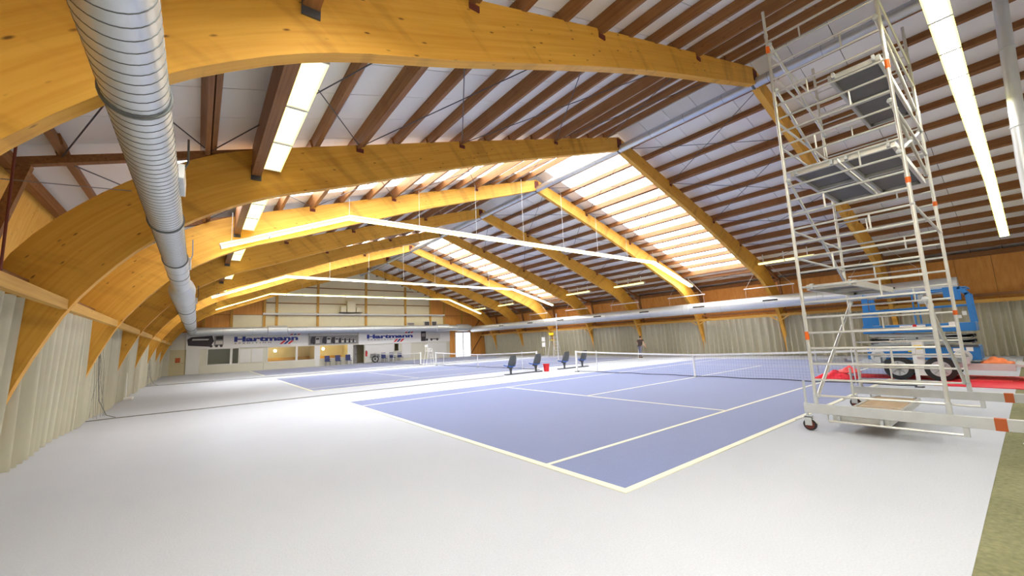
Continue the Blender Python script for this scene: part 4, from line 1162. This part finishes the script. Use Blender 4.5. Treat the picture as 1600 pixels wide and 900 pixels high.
for x0, x1, z1 in ((8.2, 8.75, 6.3), (8.85, 9.75, 6.85), (9.85, 10.3, 6.2)): MB().box(x0, x1, Y_END - .55, Y_END - .08, 5.64, z1).build('box', M['cream'], a, bevel=.02)
for x in (8.3, 10.3): MB().tube([(x, Y_END - .55, 5.58), (x - .15, Y_END - .10, 4.7)], .015, 6).build('bracket', M['wire'], a)
for x, where in ((2.35, 'second'), (6.9, 'third')):
    l = thing('pendant_lamp', 'glowing warm pendant bulb inside the %s clubhouse window' % where, 'lamp', (x, 44.6, 1.75))
    MB().ball((x, 44.6, 1.78), .13, 12).build('bulb', M['bulb'], l)
    MB().tube([(x, 44.6, 1.9), (x, 44.6, 2.6)], .012, 6).build('cable', M['black'], l)

# =================================================================== PERSON
def skin_mesh(name, chains, m, parent, sub=2):
    """Connected chains of (point, radius); chains share a start index through ('ref', i)."""
    verts, rad, ed = [], [], []
    for ch in chains:
        prev = None
        for it in ch:
            if isinstance(it, int): prev = it; continue
            verts.append(it[0]); rad.append(it[1]); i = len(verts) - 1
            if prev is not None: ed.append((prev, i))
            prev = i
    me = bpy.data.meshes.new(name); me.from_pydata(verts, ed, [])
    o = bpy.data.objects.new(name, me); COL.objects.link(o)
    sk = o.modifiers.new('skin', 'SKIN'); sk.use_smooth_shade = True
    for i, v in enumerate(me.skin_vertices[0].data):
        r = rad[i]; v.radius = r if isinstance(r, tuple) else (r, r); v.use_root = (i == 0)
    sb = o.modifiers.new('sub', 'SUBSURF'); sb.levels = sub; sb.render_levels = sub
    dg = bpy.context.evaluated_depsgraph_get(); dg.update()
    nm = bpy.data.meshes.new_from_object(o.evaluated_get(dg))
    bpy.data.objects.remove(o); nm.materials.clear(); nm.materials.append(m)
    for p in nm.polygons: p.use_smooth = True
    ob = bpy.data.objects.new(name, nm); COL.objects.link(ob); ob.parent = parent
    return ob
pe = thing('person', 'person in a dark shirt and grey jeans walking behind the net carrying a white pole', 'person', (23.74, 16.2, 0))
def fingers(base, palm, d, side, i0):
    out = []
    d = Vector(d).normalized(); sd = Vector(side).normalized(); p = Vector(palm)
    for k, L in enumerate((.075, .085, .08, .062)):
        s = p + sd * (.030 - .02 * k) + d * .03
        out.append([i0, (tuple(s), .010), (tuple(s + d * L * .55 + Vector((.012, 0, -.008))), .009), (tuple(s + d * L * .8 + Vector((.035, 0, -.015))), .008)])
    s = p + sd * .045
    out.append([i0, (tuple(s), .011), (tuple(s + d * .04 + sd * .02), .010), (tuple(s + d * .065 + sd * .02 + Vector((.015, 0, 0))), .009)])
    return out
# walking away from the camera (+x), a little stooped
body = [[((0, 0, .93), (.15, .11)), ((.03, 0, 1.12), (.135, .10)), ((.07, 0, 1.30), (.16, .105)), ((.10, 0, 1.40), (.10, .08)), ((.12, 0, 1.47), .055), ((.14, 0, 1.55), (.075, .08)), ((.155, 0, 1.63), (.078, .09)), ((.15, 0, 1.70), (.055, .06))]]
#  indices: 0 pelvis 1 waist 2 chest 3 neck base
nxt = 8
for s in (1, -1):
    leg = [0, ((.0, s * .10, .86), .092), ((.10 * s, s * .11, .50), .060), ((.10 * s - .06, s * .11, .30), .056), ((.04 * s - .05, s * .11, .09), .040), ((.04 * s + .08, s * .115, .04), .035)]
    body.append(leg); nxt += 5
arm1 = [2, ((.09, .19, 1.37), .058), ((.05, .27, 1.14), .045), ((.20, .30, 1.24), .036), ((.26, .30, 1.30), .028), ((.285, .30, 1.33), .028)]
i_h1 = nxt + 4; body.append(arm1); nxt += 5
arm2 = [2, ((.09, -.19, 1.37), .058), ((.02, -.33, 1.14), .044), ((.06, -.42, .93), .035), ((.075, -.435, .87), .027), ((.085, -.44, .84), .027)]
i_h2 = nxt + 4; body.append(arm2)
body += fingers(None, (.285, .30, 1.33), (.2, .05, 1), (0, -1, .2), i_h1)
body += fingers(None, (.085, -.44, .84), (.25, -.05, -1), (1, .2, .2), i_h2)
bodyo = skin_mesh('body', body, M['skin'], pe)
skin_mesh('shirt', [[((-.01, 0, .76), (.19, .155)), ((.03, 0, 1.10), (.17, .135)), ((.07, 0, 1.30), (.175, .12)), ((.10, 0, 1.41), (.11, .09))], [2, ((.09, .19, 1.375), .072), ((.07, .245, 1.22), .066)], [2, ((.09, -.19, 1.375), .072), ((.055, -.265, 1.24), .066)]], M['vest'], pe)
tr_ = [[((.0, 0, 1.02), (.17, .135))]]
for s in (1, -1): tr_.append([0, ((.0, s * .10, .86), .104), ((.10 * s, s * .11, .50), .076), ((.10 * s - .06, s * .11, .30), .070), ((.04 * s - .05, s * .11, .10), .058)])
skin_mesh('trousers', tr_, M['jeans'], pe)
for s in (1, -1): skin_mesh('shoe', [[((.04 * s - .08, s * .11, .05), .048), ((.04 * s + .02, s * .113, .045), .046), ((.04 * s + .12, s * .118, .035), .036)]], M['black'], pe)
skin_mesh('hair', [[((.118, 0, 1.51), (.074, .082)), ((.135, 0, 1.65), (.088, .10)), ((.14, 0, 1.71), (.066, .075))]], M['hair'], pe)
MB().tube([(23.74 + .225, 16.2, 1.60), (23.74 + .255, 16.2, 1.575)], [.010, .016], 8).build('nose', M['skin'], pe)
for s in (1, -1):
    MB().ball((23.74 + .228, 16.2 + s * .032, 1.615), .011, 8).build('eye', M['white'], pe)
    MB().ball((23.74 + .15, 16.2 + s * .092, 1.60), .024, 8, 1.4).build('ear', M['skin'], pe)
MB().tube([(23.74 + .222, 16.2 - .025, 1.545), (23.74 + .230, 16.2, 1.542), (23.74 + .222, 16.2 + .025, 1.545)], .007, 6).build('mouth', M['redcloth'], pe)
o = MB().tube([(24.05, 16.50, 1.52), (23.97, 16.58, .02)], .03, 10).build('white_carried_pole', M['white']); tag(o, 'white pole carried upright by the walking person', 'pole')
